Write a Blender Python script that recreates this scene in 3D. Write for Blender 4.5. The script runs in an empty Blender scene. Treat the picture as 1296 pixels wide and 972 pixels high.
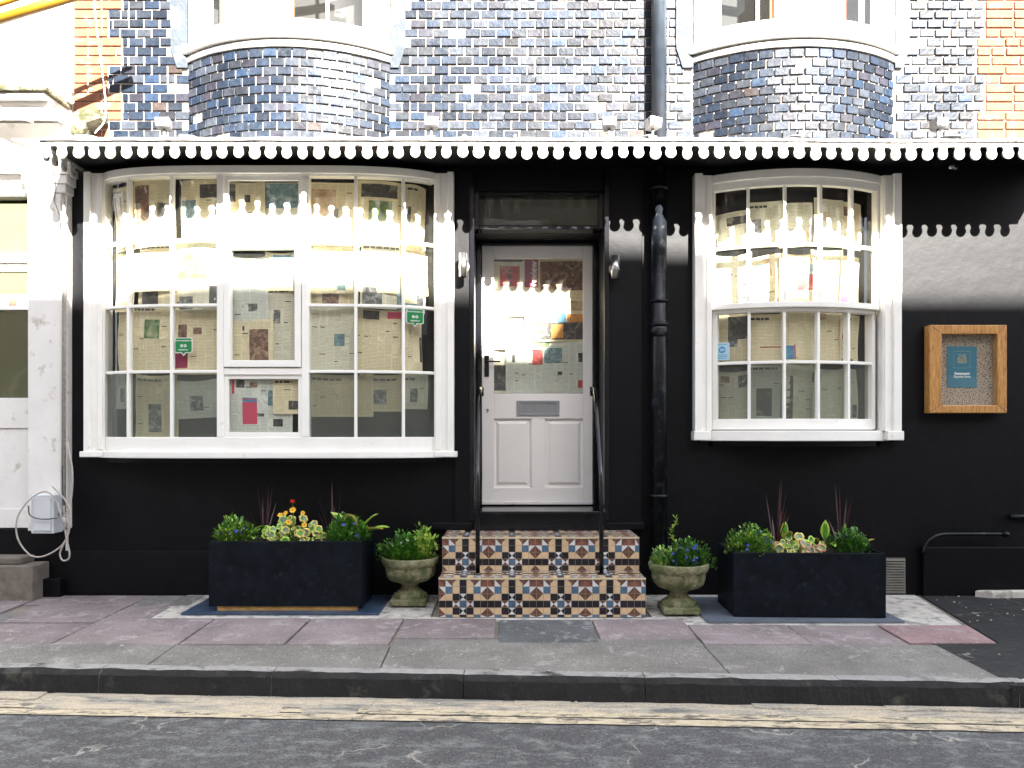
import bpy, math, random
from math import sin, cos, pi, radians, sqrt
from mathutils import Vector, noise as mnoise
R = random.Random(7)
SC = bpy.context.scene
COL = SC.collection
# ------------------------------------------------------------------ camera, sky, sun, exposure
EYE = 1.22; DIST = 6.0; FPX = 1000.0
cd = bpy.data.cameras.new('camera'); cam = bpy.data.objects.new('camera', cd); COL.objects.link(cam)
cam.location = (0, -DIST, EYE); cam.rotation_euler = (radians(90), 0, 0)
cd.sensor_width = 36; cd.lens = 36 * FPX / 1296; cd.shift_y = 62 / 1296; cd.clip_end = 3000
SC.camera = cam
SUNV = Vector((0.42, -1.0, 0.72)).normalized()
w = bpy.data.worlds.new('World'); SC.world = w; w.use_nodes = True
nt = w.node_tree; sky = nt.nodes.new('ShaderNodeTexSky'); sky.sky_type = 'NISHITA'; sky.sun_disc = False
sky.sun_elevation = math.asin(SUNV.z); sky.sun_rotation = math.atan2(SUNV.x, SUNV.y) % (2 * pi)
bg = nt.nodes['Background']; bg.inputs[1].default_value = 0.062
hs = nt.nodes.new('ShaderNodeHueSaturation'); hs.inputs['Saturation'].default_value = .38
nt.links.new(sky.outputs[0], hs.inputs['Color']); nt.links.new(hs.outputs[0], bg.inputs[0])
sd = bpy.data.lights.new('sun', 'SUN'); sd.energy = 5.0; sd.angle = radians(0.53); sd.color = (1, 0.95, 0.87)
sun = bpy.data.objects.new('sun', sd); COL.objects.link(sun); sun.rotation_euler = SUNV.to_track_quat('Z', 'Y').to_euler()
SC.view_settings.view_transform = 'Standard'; SC.view_settings.look = 'None'
SC.view_settings.exposure = 3.7; SC.view_settings.gamma = 1

def PX(px, D): return (px - 648) * D / FPX
def PZ(py, D): return EYE + (548 - py) * D / FPX

# ------------------------------------------------------------------ materials
MATS = {}
def nodes(name):
    m = bpy.data.materials.new(name); m.use_nodes = True; MATS[name] = m
    return m, m.node_tree, m.node_tree.nodes['Principled BSDF']
def ramp(t, fac, stops):
    r = t.nodes.new('ShaderNodeValToRGB'); e = r.color_ramp.elements
    while len(e) < len(stops): e.new(0.5)
    for k, (p, c) in enumerate(stops): e[k].position = p; e[k].color = (*c, 1) if len(c) == 3 else c
    t.links.new(fac, r.inputs[0]); return r.outputs[0]
def noise(t, scale, detail=4, rough=.55, vec=None, dist=0):
    n = t.nodes.new('ShaderNodeTexNoise'); n.inputs['Scale'].default_value = scale; n.inputs['Detail'].default_value = detail
    n.inputs['Roughness'].default_value = rough; n.inputs['Distortion'].default_value = dist
    if vec is None: vec = t.nodes.new('ShaderNodeTexCoord').outputs['Object']
    t.links.new(vec, n.inputs['Vector']); return n.outputs['Fac']
def mapping(t, scale, src='Object'):
    c = t.nodes.new('ShaderNodeTexCoord'); mp = t.nodes.new('ShaderNodeMapping'); mp.inputs['Scale'].default_value = scale
    t.links.new(c.outputs[src], mp.inputs[0]); return mp.outputs[0]
def mix(t, fac, a, b, mode='MIX'):
    m = t.nodes.new('ShaderNodeMix'); m.data_type = 'RGBA'; m.blend_type = mode
    for s, v in ((m.inputs[0], fac), (m.inputs[6], a), (m.inputs[7], b)):
        if hasattr(v, 'is_linked'): t.links.new(v, s)
        elif isinstance(v, (int, float)): s.default_value = v
        else: s.default_value = (*v, 1)
    return m.outputs[2]
def bump(t, b, h, strength=.3, dist=.01):
    n = t.nodes.new('ShaderNodeBump'); n.inputs['Strength'].default_value = strength; n.inputs['Distance'].default_value = dist
    t.links.new(h, n.inputs['Height']); t.links.new(n.outputs[0], b.inputs['Normal'])
def M(name, col, rough=.5, var=.15, scale=8, bmp=.15, bscale=40, bdist=.004, metal=0, spec=.5, dirt=None, dscale=3, dthr=.62, coat=0):
    m, t, b = nodes(name)
    c1 = tuple(max(0, x * (1 - var)) for x in col); c2 = tuple(min(1, x * (1 + var)) for x in col)
    c = ramp(t, noise(t, scale), [(.3, c1), (.7, c2)])
    if dirt:
        f = ramp(t, noise(t, dscale, 8, .65), [(dthr - .08, (0, 0, 0)), (dthr + .05, (1, 1, 1))])
        c = mix(t, f, c, dirt)
    t.links.new(c, b.inputs['Base Color'])
    b.inputs['Roughness'].default_value = rough; b.inputs['Metallic'].default_value = metal
    b.inputs['Specular IOR Level'].default_value = spec; b.inputs['Coat Weight'].default_value = coat
    if bmp: bump(t, b, noise(t, bscale, 5), bmp, bdist)
    return m

WHITE = M('white_gloss_paint', (.87, .855, .805), .4, .03, 6, .25, 25, .004, dirt=(.55, .48, .4), dscale=14, dthr=.72)
WHITE2 = M('old_white_paint', (.76, .74, .71), .5, .05, 5, .4, 18, .006, dirt=(.42, .37, .30), dscale=9, dthr=.66)
DOORW = M('door_paint', (.84, .81, .77), .35, .02, 4, .06, 30, .002)
BLACK = M('black_render_paint', (.0016, .0017, .0028), .50, .25, 3, .32, 7, .010, spec=.20, dirt=(.005, .005, .007), dscale=5, dthr=.64)
BLACKG = M('black_gloss_paint', (.003, .003, .005), .18, .2, 5, .12, 30, .003)
SLATE = M('slate_planter', (.0028, .0048, .0080), .5, .6, 9, .35, 60, .002, spec=.17, dirt=(.014, .018, .022), dscale=17, dthr=.64)
BLUEPL = M('painted_plate', (.03, .055, .10), .4, .3, 6, .2, 40, .002, dirt=(.09, .10, .12), dscale=8, dthr=.6)
MORTAR = M('pale_mortar', (.42, .37, .32), .9, .15, 20, .6, 60, .004)
LEAD = M('weathered_lead', (.075, .075, .08), .55, .25, 7, .5, 20, .006, dirt=(.20, .19, .18), dscale=5, dthr=.5)
SCAL = M('valance_paint', (.34, .33, .32), .45, .2, 22, .5, 30, .004, dirt=(.075, .07, .065), dscale=26, dthr=.60)
STEEL = M('brushed_steel', (.50, .49, .47), .32, .05, 30, .05, 60, .001, metal=1)
GREYM = M('grey_plate', (.30, .31, .33), .35, .05, 30, .05, 60, .001, metal=.6)
PIPE = M('pipe_paint', (.003, .004, .006), .36, .3, 8, .5, 25, .004, spec=.3, dirt=(.04, .045, .05), dscale=14, dthr=.62)
WOOD = None
STONE = M('mossy_cast_stone', (.24, .225, .13), .92, .25, 14, 1.0, 45, .01, dirt=(.10, .115, .045), dscale=9, dthr=.50)
CABLE = M('grey_cable', (.42, .38, .34), .6, .15, 20, 0)
DARKC = M('dark_cable', (.05, .045, .04), .6, .15, 20, 0)
YEL = M('yellow_tube', (.20, .10, .005), .4, .08, 10, .1)
SOIL = M('potting_soil', (.02, .014, .009), .95, .4, 40, 1, 60, .01)
TIMBER = M('raw_timber', (.42, .25, .08), .7, .25, 20, .2)
ORANGEB = M('orange_brick', (.135, .048, .021), .85, .22, 14, .5, 50, .004, dirt=(.30, .2, .14), dscale=12, dthr=.63)
RENDERG = M('grey_cement_render', (.022, .03, .04), .8, .25, 9, .8, 30, .008, dirt=(.07, .075, .08), dscale=6, dthr=.58)
CONC = M('pale_cement', (.50, .47, .42), .9, .15, 12, .5, 60, .006, dirt=(.22, .21, .19), dscale=10, dthr=.58)
STEPC = M('old_step_stone', (.16, .14, .115), .9, .25, 12, .6, 50, .006)
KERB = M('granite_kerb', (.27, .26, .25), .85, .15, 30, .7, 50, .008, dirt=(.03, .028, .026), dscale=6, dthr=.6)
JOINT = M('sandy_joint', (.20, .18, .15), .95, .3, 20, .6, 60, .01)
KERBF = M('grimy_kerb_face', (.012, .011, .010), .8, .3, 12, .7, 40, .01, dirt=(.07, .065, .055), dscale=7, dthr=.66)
CURT = M('white_curtain', (.75, .73, .70), .9, .04, 10, .1)
REDC = M('orange_curtain_edge', (.5, .09, .03), .9, .1, 10, .1)
INTER = M('dark_interior', (.016, .016, .018), .9, .1, 5, 0)
RBRICK = M('opposite_render', (.20, .18, .155), .9, .2, 3, .2)
RTILE = M('roof_tile', (.25, .12, .08), .9, .2, 5, .2)

def wood():
    m, t, b = nodes('varnished_oak'); v = mapping(t, (3, 3, 3)); n = noise(t, 6, 6, .6, mapping(t, (14, 14, 1.6)), 1.2)
    t.links.new(ramp(t, n, [(.3, (.22, .09, .02)), (.5, (.46, .22, .06)), (.72, (.60, .36, .13))]), b.inputs['Base Color'])
    b.inputs['Roughness'].default_value = .4; bump(t, b, n, .2, .003); return m
WOOD = wood()
def weave():
    m, t, b = nodes('woven_fabric')
    v = t.nodes.new('ShaderNodeTexVoronoi'); v.inputs['Scale'].default_value = 1
    t.links.new(mapping(t, (110, 110, 170)), v.inputs['Vector'])
    t.links.new(ramp(t, v.outputs['Distance'], [(.35, (.50, .40, .30)), (.75, (.05, .04, .035))]), b.inputs['Base Color'])
    b.inputs['Roughness'].default_value = .95; bump(t, b, v.outputs['Distance'], .6, .006); return m
WEAVE = weave()
def brickmat():
    m, t, b = nodes('blue_glazed_brick')
    at = t.nodes.new('ShaderNodeAttribute'); at.attribute_name = 'tint'
    n = noise(t, 26, 5, .6)
    c = mix(t, .75, at.outputs['Color'], ramp(t, n, [(.25, (.35, .35, .35)), (.75, (1.6, 1.6, 1.65))]), 'MULTIPLY')
    f1 = ramp(t, noise(t, 1.1, 3, .5), [(.47, (0, 0, 0)), (.70, (.8, .8, .8))])
    f2 = ramp(t, noise(t, 15, 7, .68, None, .4), [(.42, (0, 0, 0)), (.62, (1, 1, 1))])
    f = mix(t, 1.0, f1, f2, 'MULTIPLY')
    c = mix(t, f, c, (.052, .057, .063))
    f3 = ramp(t, noise(t, 60, 5, .7), [(.60, (0, 0, 0)), (.72, (.5, .5, .5))])
    c = mix(t, f3, c, (.06, .068, .08))
    t.links.new(c, b.inputs['Base Color']); b.inputs['Roughness'].default_value = .45; b.inputs['Specular IOR Level'].default_value = .11
    bump(t, b, noise(t, 22, 5), .5, .008); return m
BRICK = brickmat()
def slabmat(name, grain=150, contrast=.35, stain=(.36, .33, .32), sthr=.60):
    m, t, b = nodes(name)
    at = t.nodes.new('ShaderNodeAttribute'); at.attribute_name = 'tint'
    g = noise(t, grain, 3, .7)
    c = mix(t, .9, at.outputs['Color'], ramp(t, g, [(.3, (1 - contrast,) * 3), (.72, (1 + contrast,) * 3)]), 'MULTIPLY')
    c = mix(t, .8, c, ramp(t, noise(t, 2.5, 6, .6), [(.3, (.62, .61, .60)), (.7, (1.25, 1.23, 1.22))]), 'MULTIPLY')
    f = ramp(t, noise(t, 7, 9, .72, None, .8), [(sthr - .07, (0, 0, 0)), (sthr + .05, (.75, .75, .75))])
    c = mix(t, f, c, stain)
    f = ramp(t, noise(t, 9, 8, .75), [(.58, (0, 0, 0)), (.68, (.6, .6, .6))])
    c = mix(t, f, c, (.09, .085, .08))
    v = t.nodes.new('ShaderNodeTexVoronoi'); v.inputs['Scale'].default_value = 13; v.inputs['Randomness'].default_value = 1
    t.links.new(t.nodes.new('ShaderNodeTexCoord').outputs['Object'], v.inputs['Vector'])
    f = ramp(t, v.outputs['Distance'], [(.03, (1, 1, 1)), (.09, (0, 0, 0))])
    c = mix(t, f, c, (.55, .53, .5))
    t.links.new(c, b.inputs['Base Color']); b.inputs['Roughness'].default_value = .85
    bump(t, b, g, .5, .006); return m
SLAB = slabmat('paving_slab', 120, .4)
AGG = slabmat('aggregate_slab', 110, .6, (.33, .32, .31), .62)
def asphalt(name='asphalt', base=.085, lines=False):
    m, t, b = nodes(name)
    g = noise(t, 85, 4, .8)
    c = ramp(t, g, [(.35, (base * .35,) * 3), (.55, (base, base, base * 1.05)), (.75, (base * 2.3, base * 2.3, base * 2.3))])
    v = mapping(t, (1.0, 1.7, 1))
    f = ramp(t, noise(t, 6, 12, .8, v, .25), [(.49, (0, 0, 0)), (.66, (.65, .65, .65))])
    c = mix(t, f, c, (base * 3.6, base * 3.7, base * 3.6))
    f = ramp(t, noise(t, 45, 4, .7), [(.60, (0, 0, 0)), (.70, (.7, .7, .7))])
    c = mix(t, f, c, (base * 4, base * 4, base * 3.8))
    vo = t.nodes.new('ShaderNodeTexVoronoi'); vo.feature = 'DISTANCE_TO_EDGE'; vo.inputs['Scale'].default_value = 1.6
    nn = t.nodes.new('ShaderNodeTexNoise'); nn.inputs['Scale'].default_value = 7; nn.inputs['Detail'].default_value = 6
    tc = t.nodes.new('ShaderNodeTexCoord'); t.links.new(tc.outputs['Object'], nn.inputs['Vector'])
    va = t.nodes.new('ShaderNodeMix'); va.data_type = 'RGBA'; va.inputs[0].default_value = .22
    t.links.new(tc.outputs['Object'], va.inputs[6]); t.links.new(nn.outputs['Color'], va.inputs[7])
    t.links.new(va.outputs[2], vo.inputs['Vector'])
    cr = ramp(t, vo.outputs['Distance'], [(.003, (1, 1, 1)), (.012, (0, 0, 0))])
    cr = mix(t, 1, cr, ramp(t, noise(t, 3, 5, .6), [(.5, (0, 0, 0)), (.6, (.8, .8, .8))]), 'MULTIPLY')
    c = mix(t, cr, c, (.40, .38, .33))
    c = mix(t, .8, c, ramp(t, noise(t, 1.1, 4, .6), [(.3, (.8, .78, .78)), (.7, (1.2, 1.2, 1.2))]), 'MULTIPLY')
    t.links.new(c, b.inputs['Base Color']); b.inputs['Roughness'].default_value = .85
    bump(t, b, g, .8, .01); return m
ASPH = asphalt()
ASPH2 = asphalt('fresh_asphalt', .012)
def yellow():
    m, t, b = nodes('worn_yellow_line')
    g = noise(t, 130, 3, .75)
    f = ramp(t, noise(t, 9, 10, .75, mapping(t, (1, 3, 1)), .5), [(.50, (0, 0, 0)), (.58, (.9, .9, .9))])
    a = ramp(t, g, [(.3, (.03,) * 3), (.7, (.12,) * 3)])
    y = ramp(t, noise(t, 20, 5), [(.3, (.40, .33, .22)), (.7, (.56, .48, .35))])
    t.links.new(mix(t, f, y, a), b.inputs['Base Color']); b.inputs['Roughness'].default_value = .8; bump(t, b, g, .5, .006)
    # invert: mostly paint
    return m
YLINE = yellow()
def gutter():
    m, t, b = nodes('gutter_grit')
    c = ramp(t, noise(t, 3, 8, .7, mapping(t, (1, 4, 1)), .6), [(.32, (.13, .13, .125)), (.46, (.34, .31, .26)), (.58, (.50, .42, .31)), (.75, (.22, .22, .22))])
    c = mix(t, .7, c, ramp(t, noise(t, 110, 4, .7), [(.3, (.5, .5, .5)), (.7, (1.4, 1.4, 1.4))]), 'MULTIPLY')
    t.links.new(c, b.inputs['Base Color']); b.inputs['Roughness'].default_value = .9; bump(t, b, noise(t, 60, 6), .8, .012); return m
GUTTER = gutter()

def glassmat(name, tint=(1, 1, 1), haze=0.0, hcol=(.3, .32, .3), rough=.0, bm=.04):
    m = bpy.data.materials.new(name); m.use_nodes = True; t = m.node_tree; MATS[name] = m
    t.nodes.remove(t.nodes['Principled BSDF']); out = t.nodes['Material Output']
    tr = t.nodes.new('ShaderNodeBsdfTransparent'); tr.inputs[0].default_value = (*tint, 1)
    gl = t.nodes.new('ShaderNodeBsdfGlossy'); gl.inputs['Roughness'].default_value = rough
    fr = t.nodes.new('ShaderNodeFresnel'); fr.inputs[0].default_value = 1.5
    n = t.nodes.new('ShaderNodeBump'); n.inputs['Strength'].default_value = bm; n.inputs['Distance'].default_value = .02
    t.links.new(noise(t, 5, 2), n.inputs['Height']); t.links.new(n.outputs[0], gl.inputs['Normal'])
    ge = t.nodes.new('ShaderNodeNewGeometry'); ma = t.nodes.new('ShaderNodeMath'); ma.operation = 'SUBTRACT'; ma.inputs[0].default_value = 1; t.links.new(ge.outputs['Backfacing'], ma.inputs[1])
    mm = t.nodes.new('ShaderNodeMath'); mm.operation = 'MULTIPLY'; t.links.new(ma.outputs[0], mm.inputs[0]); t.links.new(fr.outputs[0], mm.inputs[1])
    mx = t.nodes.new('ShaderNodeMixShader'); t.links.new(mm.outputs[0], mx.inputs[0])
    if haze:
        df = t.nodes.new('ShaderNodeBsdfDiffuse'); df.inputs[0].default_value = (*hcol, 1)
        m2 = t.nodes.new('ShaderNodeMixShader'); m2.inputs[0].default_value = haze
        t.links.new(tr.outputs[0], m2.inputs[1]); t.links.new(df.outputs[0], m2.inputs[2]); t.links.new(m2.outputs[0], mx.inputs[1])
    else: t.links.new(tr.outputs[0], mx.inputs[1])
    t.links.new(gl.outputs[0], mx.inputs[2]); t.links.new(mx.outputs[0], out.inputs[0]); return m
GLASS = glassmat('window_glass', (.985, .99, .975), .01, (.5, .5, .45))
FROST = glassmat('frosted_glass', (.90, .915, .88), .17, (.22, .23, .20), .25)
RIBBED = glassmat('obscured_glass', (.8, .8, .6), .5, (.16, .16, .09), .15, .5)

def flat(name, col, rough=.7):
    m, t, b = nodes(name); b.inputs['Base Color'].default_value = (*col, 1); b.inputs['Roughness'].default_value = rough; return m
# newsprint
def paper(name, col):
    m, t, b = nodes(name)
    c = ramp(t, noise(t, 7, 4), [(.3, tuple(x * .80 for x in col)), (.7, col)])
    t.links.new(c, b.inputs['Base Color']); b.inputs['Roughness'].default_value = .85
    bump(t, b, noise(t, 5, 5, .6, None, 1.5), .9, .04); return m
def textm(name, col, dark=.55):
    m, t, b = nodes(name)
    uv = mapping(t, (1, 1, 1), 'UV')
    sep = t.nodes.new('ShaderNodeSeparateXYZ'); t.links.new(uv, sep.inputs[0])
    mu = t.nodes.new('ShaderNodeMath'); mu.operation = 'MULTIPLY'; mu.inputs[1].default_value = 95; t.links.new(sep.outputs[1], mu.inputs[0])
    fr = t.nodes.new('ShaderNodeMath'); fr.operation = 'FRACT'; t.links.new(mu.outputs[0], fr.inputs[0])
    f = ramp(t, fr.outputs[0], [(.40, (1, 1, 1)), (.55, (0, 0, 0))])
    wn = noise(t, 1, 3, .8, mapping(t, (170, 60, 1), 'UV'))
    f = mix(t, 1, f, ramp(t, wn, [(.36, (0, 0, 0)), (.5, (1, 1, 1))]), 'MULTIPLY')
    c = mix(t, f, tuple(x * .93 for x in col), tuple(x * dark for x in col))
    t.links.new(c, b.inputs['Base Color']); b.inputs['Roughness'].default_value = .85; return m
def pict(name, stops, sc=22):
    m, t, b = nodes(name)
    t.links.new(ramp(t, noise(t, sc, 5, .6, None, 1.0), stops), b.inputs['Base Color']); b.inputs['Roughness'].default_value = .6; return m
CREAM = (.72, .63, .42); GREYP = (.67, .64, .50); BLUP = (.62, .64, .57)
PAPERS = [(paper('newsprint_cream', CREAM), textm('news_text_cream', CREAM)),
          (paper('newsprint_grey', GREYP), textm('news_text_grey', GREYP)),
          (paper('newsprint_cool', BLUP), textm('news_text_cool', BLUP))]
PICS = [pict('photo_brown', [(.3, (.02, .012, .01)), (.5, (.16, .08, .05)), (.65, (.36, .24, .16))]),
        pict('photo_grey', [(.3, (.02, .02, .022)), (.5, (.12, .12, .12)), (.65, (.35, .35, .33))]),
        pict('photo_green', [(.3, (.02, .05, .02)), (.5, (.12, .19, .07)), (.7, (.36, .36, .22))], 14),
        pict('photo_teal', [(.3, (.05, .11, .13)), (.55, (.15, .24, .26)), (.7, (.42, .46, .42))], 26),
        pict('photo_red', [(.3, (.22, .015, .02)), (.55, (.42, .04, .04)), (.7, (.4, .25, .2))], 12),
        pict('photo_dark', [(.3, (.008, .008, .01)), (.55, (.05, .045, .04)), (.68, (.25, .22, .18))], 16),
        flat('headline_ink', (.045, .042, .04)), pict('photo_warm', [(.3, (.25, .14, .07)), (.5, (.48, .33, .2)), (.7, (.5, .45, .35))], 14),
        pict('photo_orange', [(.3, (.45, .16, .03)), (.7, (.65, .32, .08))]), pict('photo_blue', [(.3, (.03, .13, .27)), (.7, (.12, .30, .42))]), flat('photo_magenta', (.24, .01, .055)),
        flat('photo_pink', (.50, .05, .10))]
BROWN, GREY, GREEN, TEAL, RED, DARK, INK, WARM, ORG, BLU, MAG, PINK = range(12)

# ------------------------------------------------------------------ mesh helpers
ORG_ = {}
class MB:
    def __init__(s): s.v = []; s.f = []; s.m = []; s.uv = {}; s.tint = {}; s.sm = set()
    def face(s, idx, mi=0, uv=None, tint=None, smooth=False):
        k = len(s.f); s.f.append(tuple(idx)); s.m.append(mi)
        if uv: s.uv[k] = uv
        if tint: s.tint[k] = tint
        if smooth: s.sm.add(k)
    def poly(s, pts, mi=0, uv=None, tint=None):
        b = len(s.v); s.v += [tuple(p) for p in pts]; s.face(range(b, b + len(pts)), mi, uv, tint)
    def hexa(s, p, mi=0, tint=None):   # 8 points: bottom 0-3 (ccw seen from above), top 4-7
        b = len(s.v); s.v += [tuple(q) for q in p]
        for q in ((3, 2, 1, 0), (4, 5, 6, 7), (0, 1, 5, 4), (1, 2, 6, 5), (2, 3, 7, 6), (3, 0, 4, 7)):
            s.face([b + i for i in q], mi, None, tint)
    def box(s, x0, x1, y0, y1, z0, z1, mi=0, tint=None):
        s.hexa([(x0, y0, z0), (x1, y0, z0), (x1, y1, z0), (x0, y1, z0), (x0, y0, z1), (x1, y0, z1), (x1, y1, z1), (x0, y1, z1)], mi, tint)
    def prism(s, pts, y0, y1, mi=0):   # outline in xz extruded along y
        b = len(s.v); n = len(pts)
        s.v += [(x, y0, z) for x, z in pts] + [(x, y1, z) for x, z in pts]
        s.face(range(b, b + n), mi); s.face([b + n + i for i in reversed(range(n))], mi)
        for i in range(n): j = (i + 1) % n; s.face((b + i, b + n + i, b + n + j, b + j), mi)
    def slab(s, pts, z0, z1, mi=0, tint=None):  # outline in xy extruded along z, z may be function
        b = len(s.v); n = len(pts); f1 = z1 if callable(z1) else (lambda x, y: z1)
        s.v += [(x, y, f1(x, y)) for x, y in pts] + [(x, y, z0) for x, y in pts]
        s.face(range(b, b + n), mi, None, tint)
        for i in range(n): j = (i + 1) % n; s.face((b + i, b + n + i, b + n + j, b + j), mi, None, tint)
    def tube(s, pts, r, n=8, mi=0, caps=True):
        pts = [Vector(p) for p in pts]; b = len(s.v); rr = r if isinstance(r, (list, tuple)) else [r] * len(pts)
        up = None
        for i, p in enumerate(pts):
            d = (pts[min(i + 1, len(pts) - 1)] - pts[max(i - 1, 0)]).normalized()
            if up is None: up = d.orthogonal().normalized()
            else: up = (up - d * up.dot(d)); up = up.normalized() if up.length > 1e-6 else d.orthogonal().normalized()
            sd_ = d.cross(up)
            for k in range(n):
                a = 2 * pi * k / n; s.v.append(tuple(p + (up * cos(a) + sd_ * sin(a)) * rr[i]))
        for i in range(len(pts) - 1):
            for k in range(n):
                j = (k + 1) % n; s.face((b + i * n + k, b + i * n + j, b + (i + 1) * n + j, b + (i + 1) * n + k), mi, smooth=True)
        if caps:
            s.face([b + k for k in reversed(range(n))], mi); e = b + (len(pts) - 1) * n; s.face([e + k for k in range(n)], mi)
    def lathe(s, c, prof, n=32, mi=0, bumpf=None):
        b = len(s.v)
        for i, (r, z) in enumerate(prof):
            for k in range(n):
                a = 2 * pi * k / n; q = r + (bumpf(a, z, r) if bumpf else 0)
                s.v.append((c[0] + q * cos(a), c[1] + q * sin(a), c[2] + z))
        for i in range(len(prof) - 1):
            for k in range(n):
                j = (k + 1) % n; s.face((b + i * n + k, b + i * n + j, b + (i + 1) * n + j, b + (i + 1) * n + k), mi, smooth=True)
    def build(s, name, mats, parent=None, bevel=0, seg=2, sub=0, solid=0):
        if not isinstance(mats, (list, tuple)): mats = [mats]
        o0 = ORG_.get(parent.name, Vector()) if parent else Vector()
        me = bpy.data.meshes.new(name)
        me.from_pydata([(x - o0.x, y - o0.y, z - o0.z) for x, y, z in s.v], [], s.f)
        for m in mats: me.materials.append(m)
        me.polygons.foreach_set('material_index', s.m)
        if s.sm: me.polygons.foreach_set('use_smooth', [k in s.sm for k in range(len(s.f))])
        if s.uv:
            l = me.uv_layers.new(name='UVMap')
            for k, u in s.uv.items():
                for li, q in zip(me.polygons[k].loop_indices, u): l.data[li].uv = q
        if s.tint:
            a = me.color_attributes.new('tint', 'FLOAT_COLOR', 'CORNER')
            for k, c in s.tint.items():
                for li in me.polygons[k].loop_indices: a.data[li].color = (*c, 1)
        me.update(); o = bpy.data.objects.new(name, me); COL.objects.link(o)
        if parent: o.parent = parent; ORG_[o.name] = o0
        if bevel:
            b = o.modifiers.new('bevel', 'BEVEL'); b.width = bevel; b.segments = seg; b.limit_method = 'ANGLE'; b.angle_limit = radians(40)
        if sub: q = o.modifiers.new('sub', 'SUBSURF'); q.levels = q.render_levels = sub
        if solid: q = o.modifiers.new('solid', 'SOLIDIFY'); q.thickness = solid
        return o
def thing(name, label, cat, loc=(0, 0, 0), group=None):
    o = bpy.data.objects.new(name, None); COL.objects.link(o); o.location = loc; o.empty_display_size = .1
    ORG_[o.name] = Vector(loc); o['label'] = label; o['category'] = cat
    if group: o['group'] = group
    return o
def tag(o, label, cat, group=None):
    o['label'] = label; o['category'] = cat
    if group: o['group'] = group
    return o
def struct(o, kind='structure'): o['kind'] = kind; return o
def text(name, s, size, loc, mat, parent=None, align='CENTER', rot=(pi / 2, 0, 0), off=0, ext=.0006, sx=1):
    c = bpy.data.curves.new(name, 'FONT'); c.body = s; c.size = size; c.align_x = align; c.align_y = 'CENTER'
    c.offset = off; c.extrude = ext; c.resolution_u = 3
    tmp = bpy.data.objects.new(name, c); COL.objects.link(tmp)
    dg = bpy.context.evaluated_depsgraph_get(); me = bpy.data.meshes.new_from_object(tmp.evaluated_get(dg))
    COL.objects.unlink(tmp); bpy.data.objects.remove(tmp)
    me.name = name; me.materials.clear(); me.materials.append(mat)
    o = bpy.data.objects.new(name, me); COL.objects.link(o)
    o0 = ORG_.get(parent.name, Vector()) if parent else Vector()
    o.location = Vector(loc) - o0; o.rotation_euler = rot; o.scale = (sx, 1, 1)
    if parent: o.parent = parent
    return o
def smooth_path(pts, n=8):
    P = [Vector(p) for p in pts]; P = [P[0] * 2 - P[1]] + P + [P[-1] * 2 - P[-2]]; out = []
    for i in range(1, len(P) - 2):
        for k in range(n):
            t = k / n; a, b, c, d = P[i - 1:i + 3]
            out.append(.5 * ((2 * b) + (c - a) * t + (2 * a - 5 * b + 4 * c - d) * t * t + (3 * b - a - 3 * c + d) * t ** 3))
    out.append(P[-2]); return out

class Bow:
    """plan curve of a bowed front; s = distance from its middle in x"""
    def __init__(s, cx, f): s.cx = cx; s.f = f
    def pt(s, u, off=0):
        e = .004; y = s.f(u); dy = (s.f(u + e) - s.f(u - e)) / (2 * e); n = Vector((dy, -1)).normalized()
        return s.cx + u + n.x * off, y + n.y * off
    def P(s, u, off, z): x, y = s.pt(u, off); return (x, y, z)
def sweep(mb, bw, u0, u1, z0, z1, o0, o1, n=1, mi=0, tint=None):
    b = len(mb.v)
    for i in range(n + 1):
        u = u0 + (u1 - u0) * i / n
        mb.v += [bw.P(u, o1, z0), bw.P(u, o0, z0), bw.P(u, o0, z1), bw.P(u, o1, z1)]
    for i in range(n):
        a = b + 4 * i; c = a + 4
        for k in range(4): j = (k + 1) % 4; mb.face((a + k, a + j, c + j, c + k), mi, None, tint)
    mb.face((b, b + 3, b + 2, b + 1), mi, None, tint); e = b + 4 * n; mb.face((e, e + 1, e + 2, e + 3), mi, None, tint)
def parc(half, sag, y0=0):
    Rr = (half * half + sag * sag) / (2 * sag)
    return lambda u: y0 - (sqrt(max(Rr * Rr - u * u, 1e-4)) - (Rr - sag))

# ------------------------------------------------------------------ ground, pavement, road
def yk(x): return -1.95 - .048 * x
def pz(x, y): return .015 * y
mb = MB(); mb.poly([(-400, -400, -.40), (400, -400, -.40), (400, 400, -.40), (-400, 400, -.40)]); struct(mb.build('ground', ASPH))
mb = MB(); mb.slab([(-14, yk(-14) - .02), (-14, -7.2), (14, -7.2), (14, yk(14) - .02)], -.39, -.155); struct(mb.build('road', ASPH))
mb = MB(); mb.slab([(-14, .3), (-14, yk(-14) + .06), (2.49, yk(2.49) + .06), (2.49, -1.33), (2.89, -1.33), (3.14, .3)], -.38, lambda x, y: pz(x, y) - .016); struct(mb.build('pavement_bed', JOINT))
for ap in ([(-2.45, -.02), (-2.45, -.25), (-2.43, -.74), (-.55, -.74), (-.55, -.02)], [(-.56, -.70), (-.56, -.78), (.95, -.78), (.95, -.70)], [(.94, -.02), (.94, -.90), (2.90, -.92), (3.05, -.02)]):
    mb = MB(); mb.slab(ap[::-1][::-1], -.05, lambda x, y: pz(x, y) - .005); struct(mb.build('cement_apron', CONC))
mb = MB(); mb.slab([(2.49, -1.31), (2.49, yk(2.49)), (14, yk(14)), (14, .3), (3.14, .3), (2.89, -1.31)], -.38, lambda x, y: pz(x, y) - .006); struct(mb.build('asphalt_forecourt', ASPH2))
rs = random.Random(3)
def tint(c, v=.12): k = 1 + rs.uniform(-v, v); return tuple(x * k for x in c)
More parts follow.
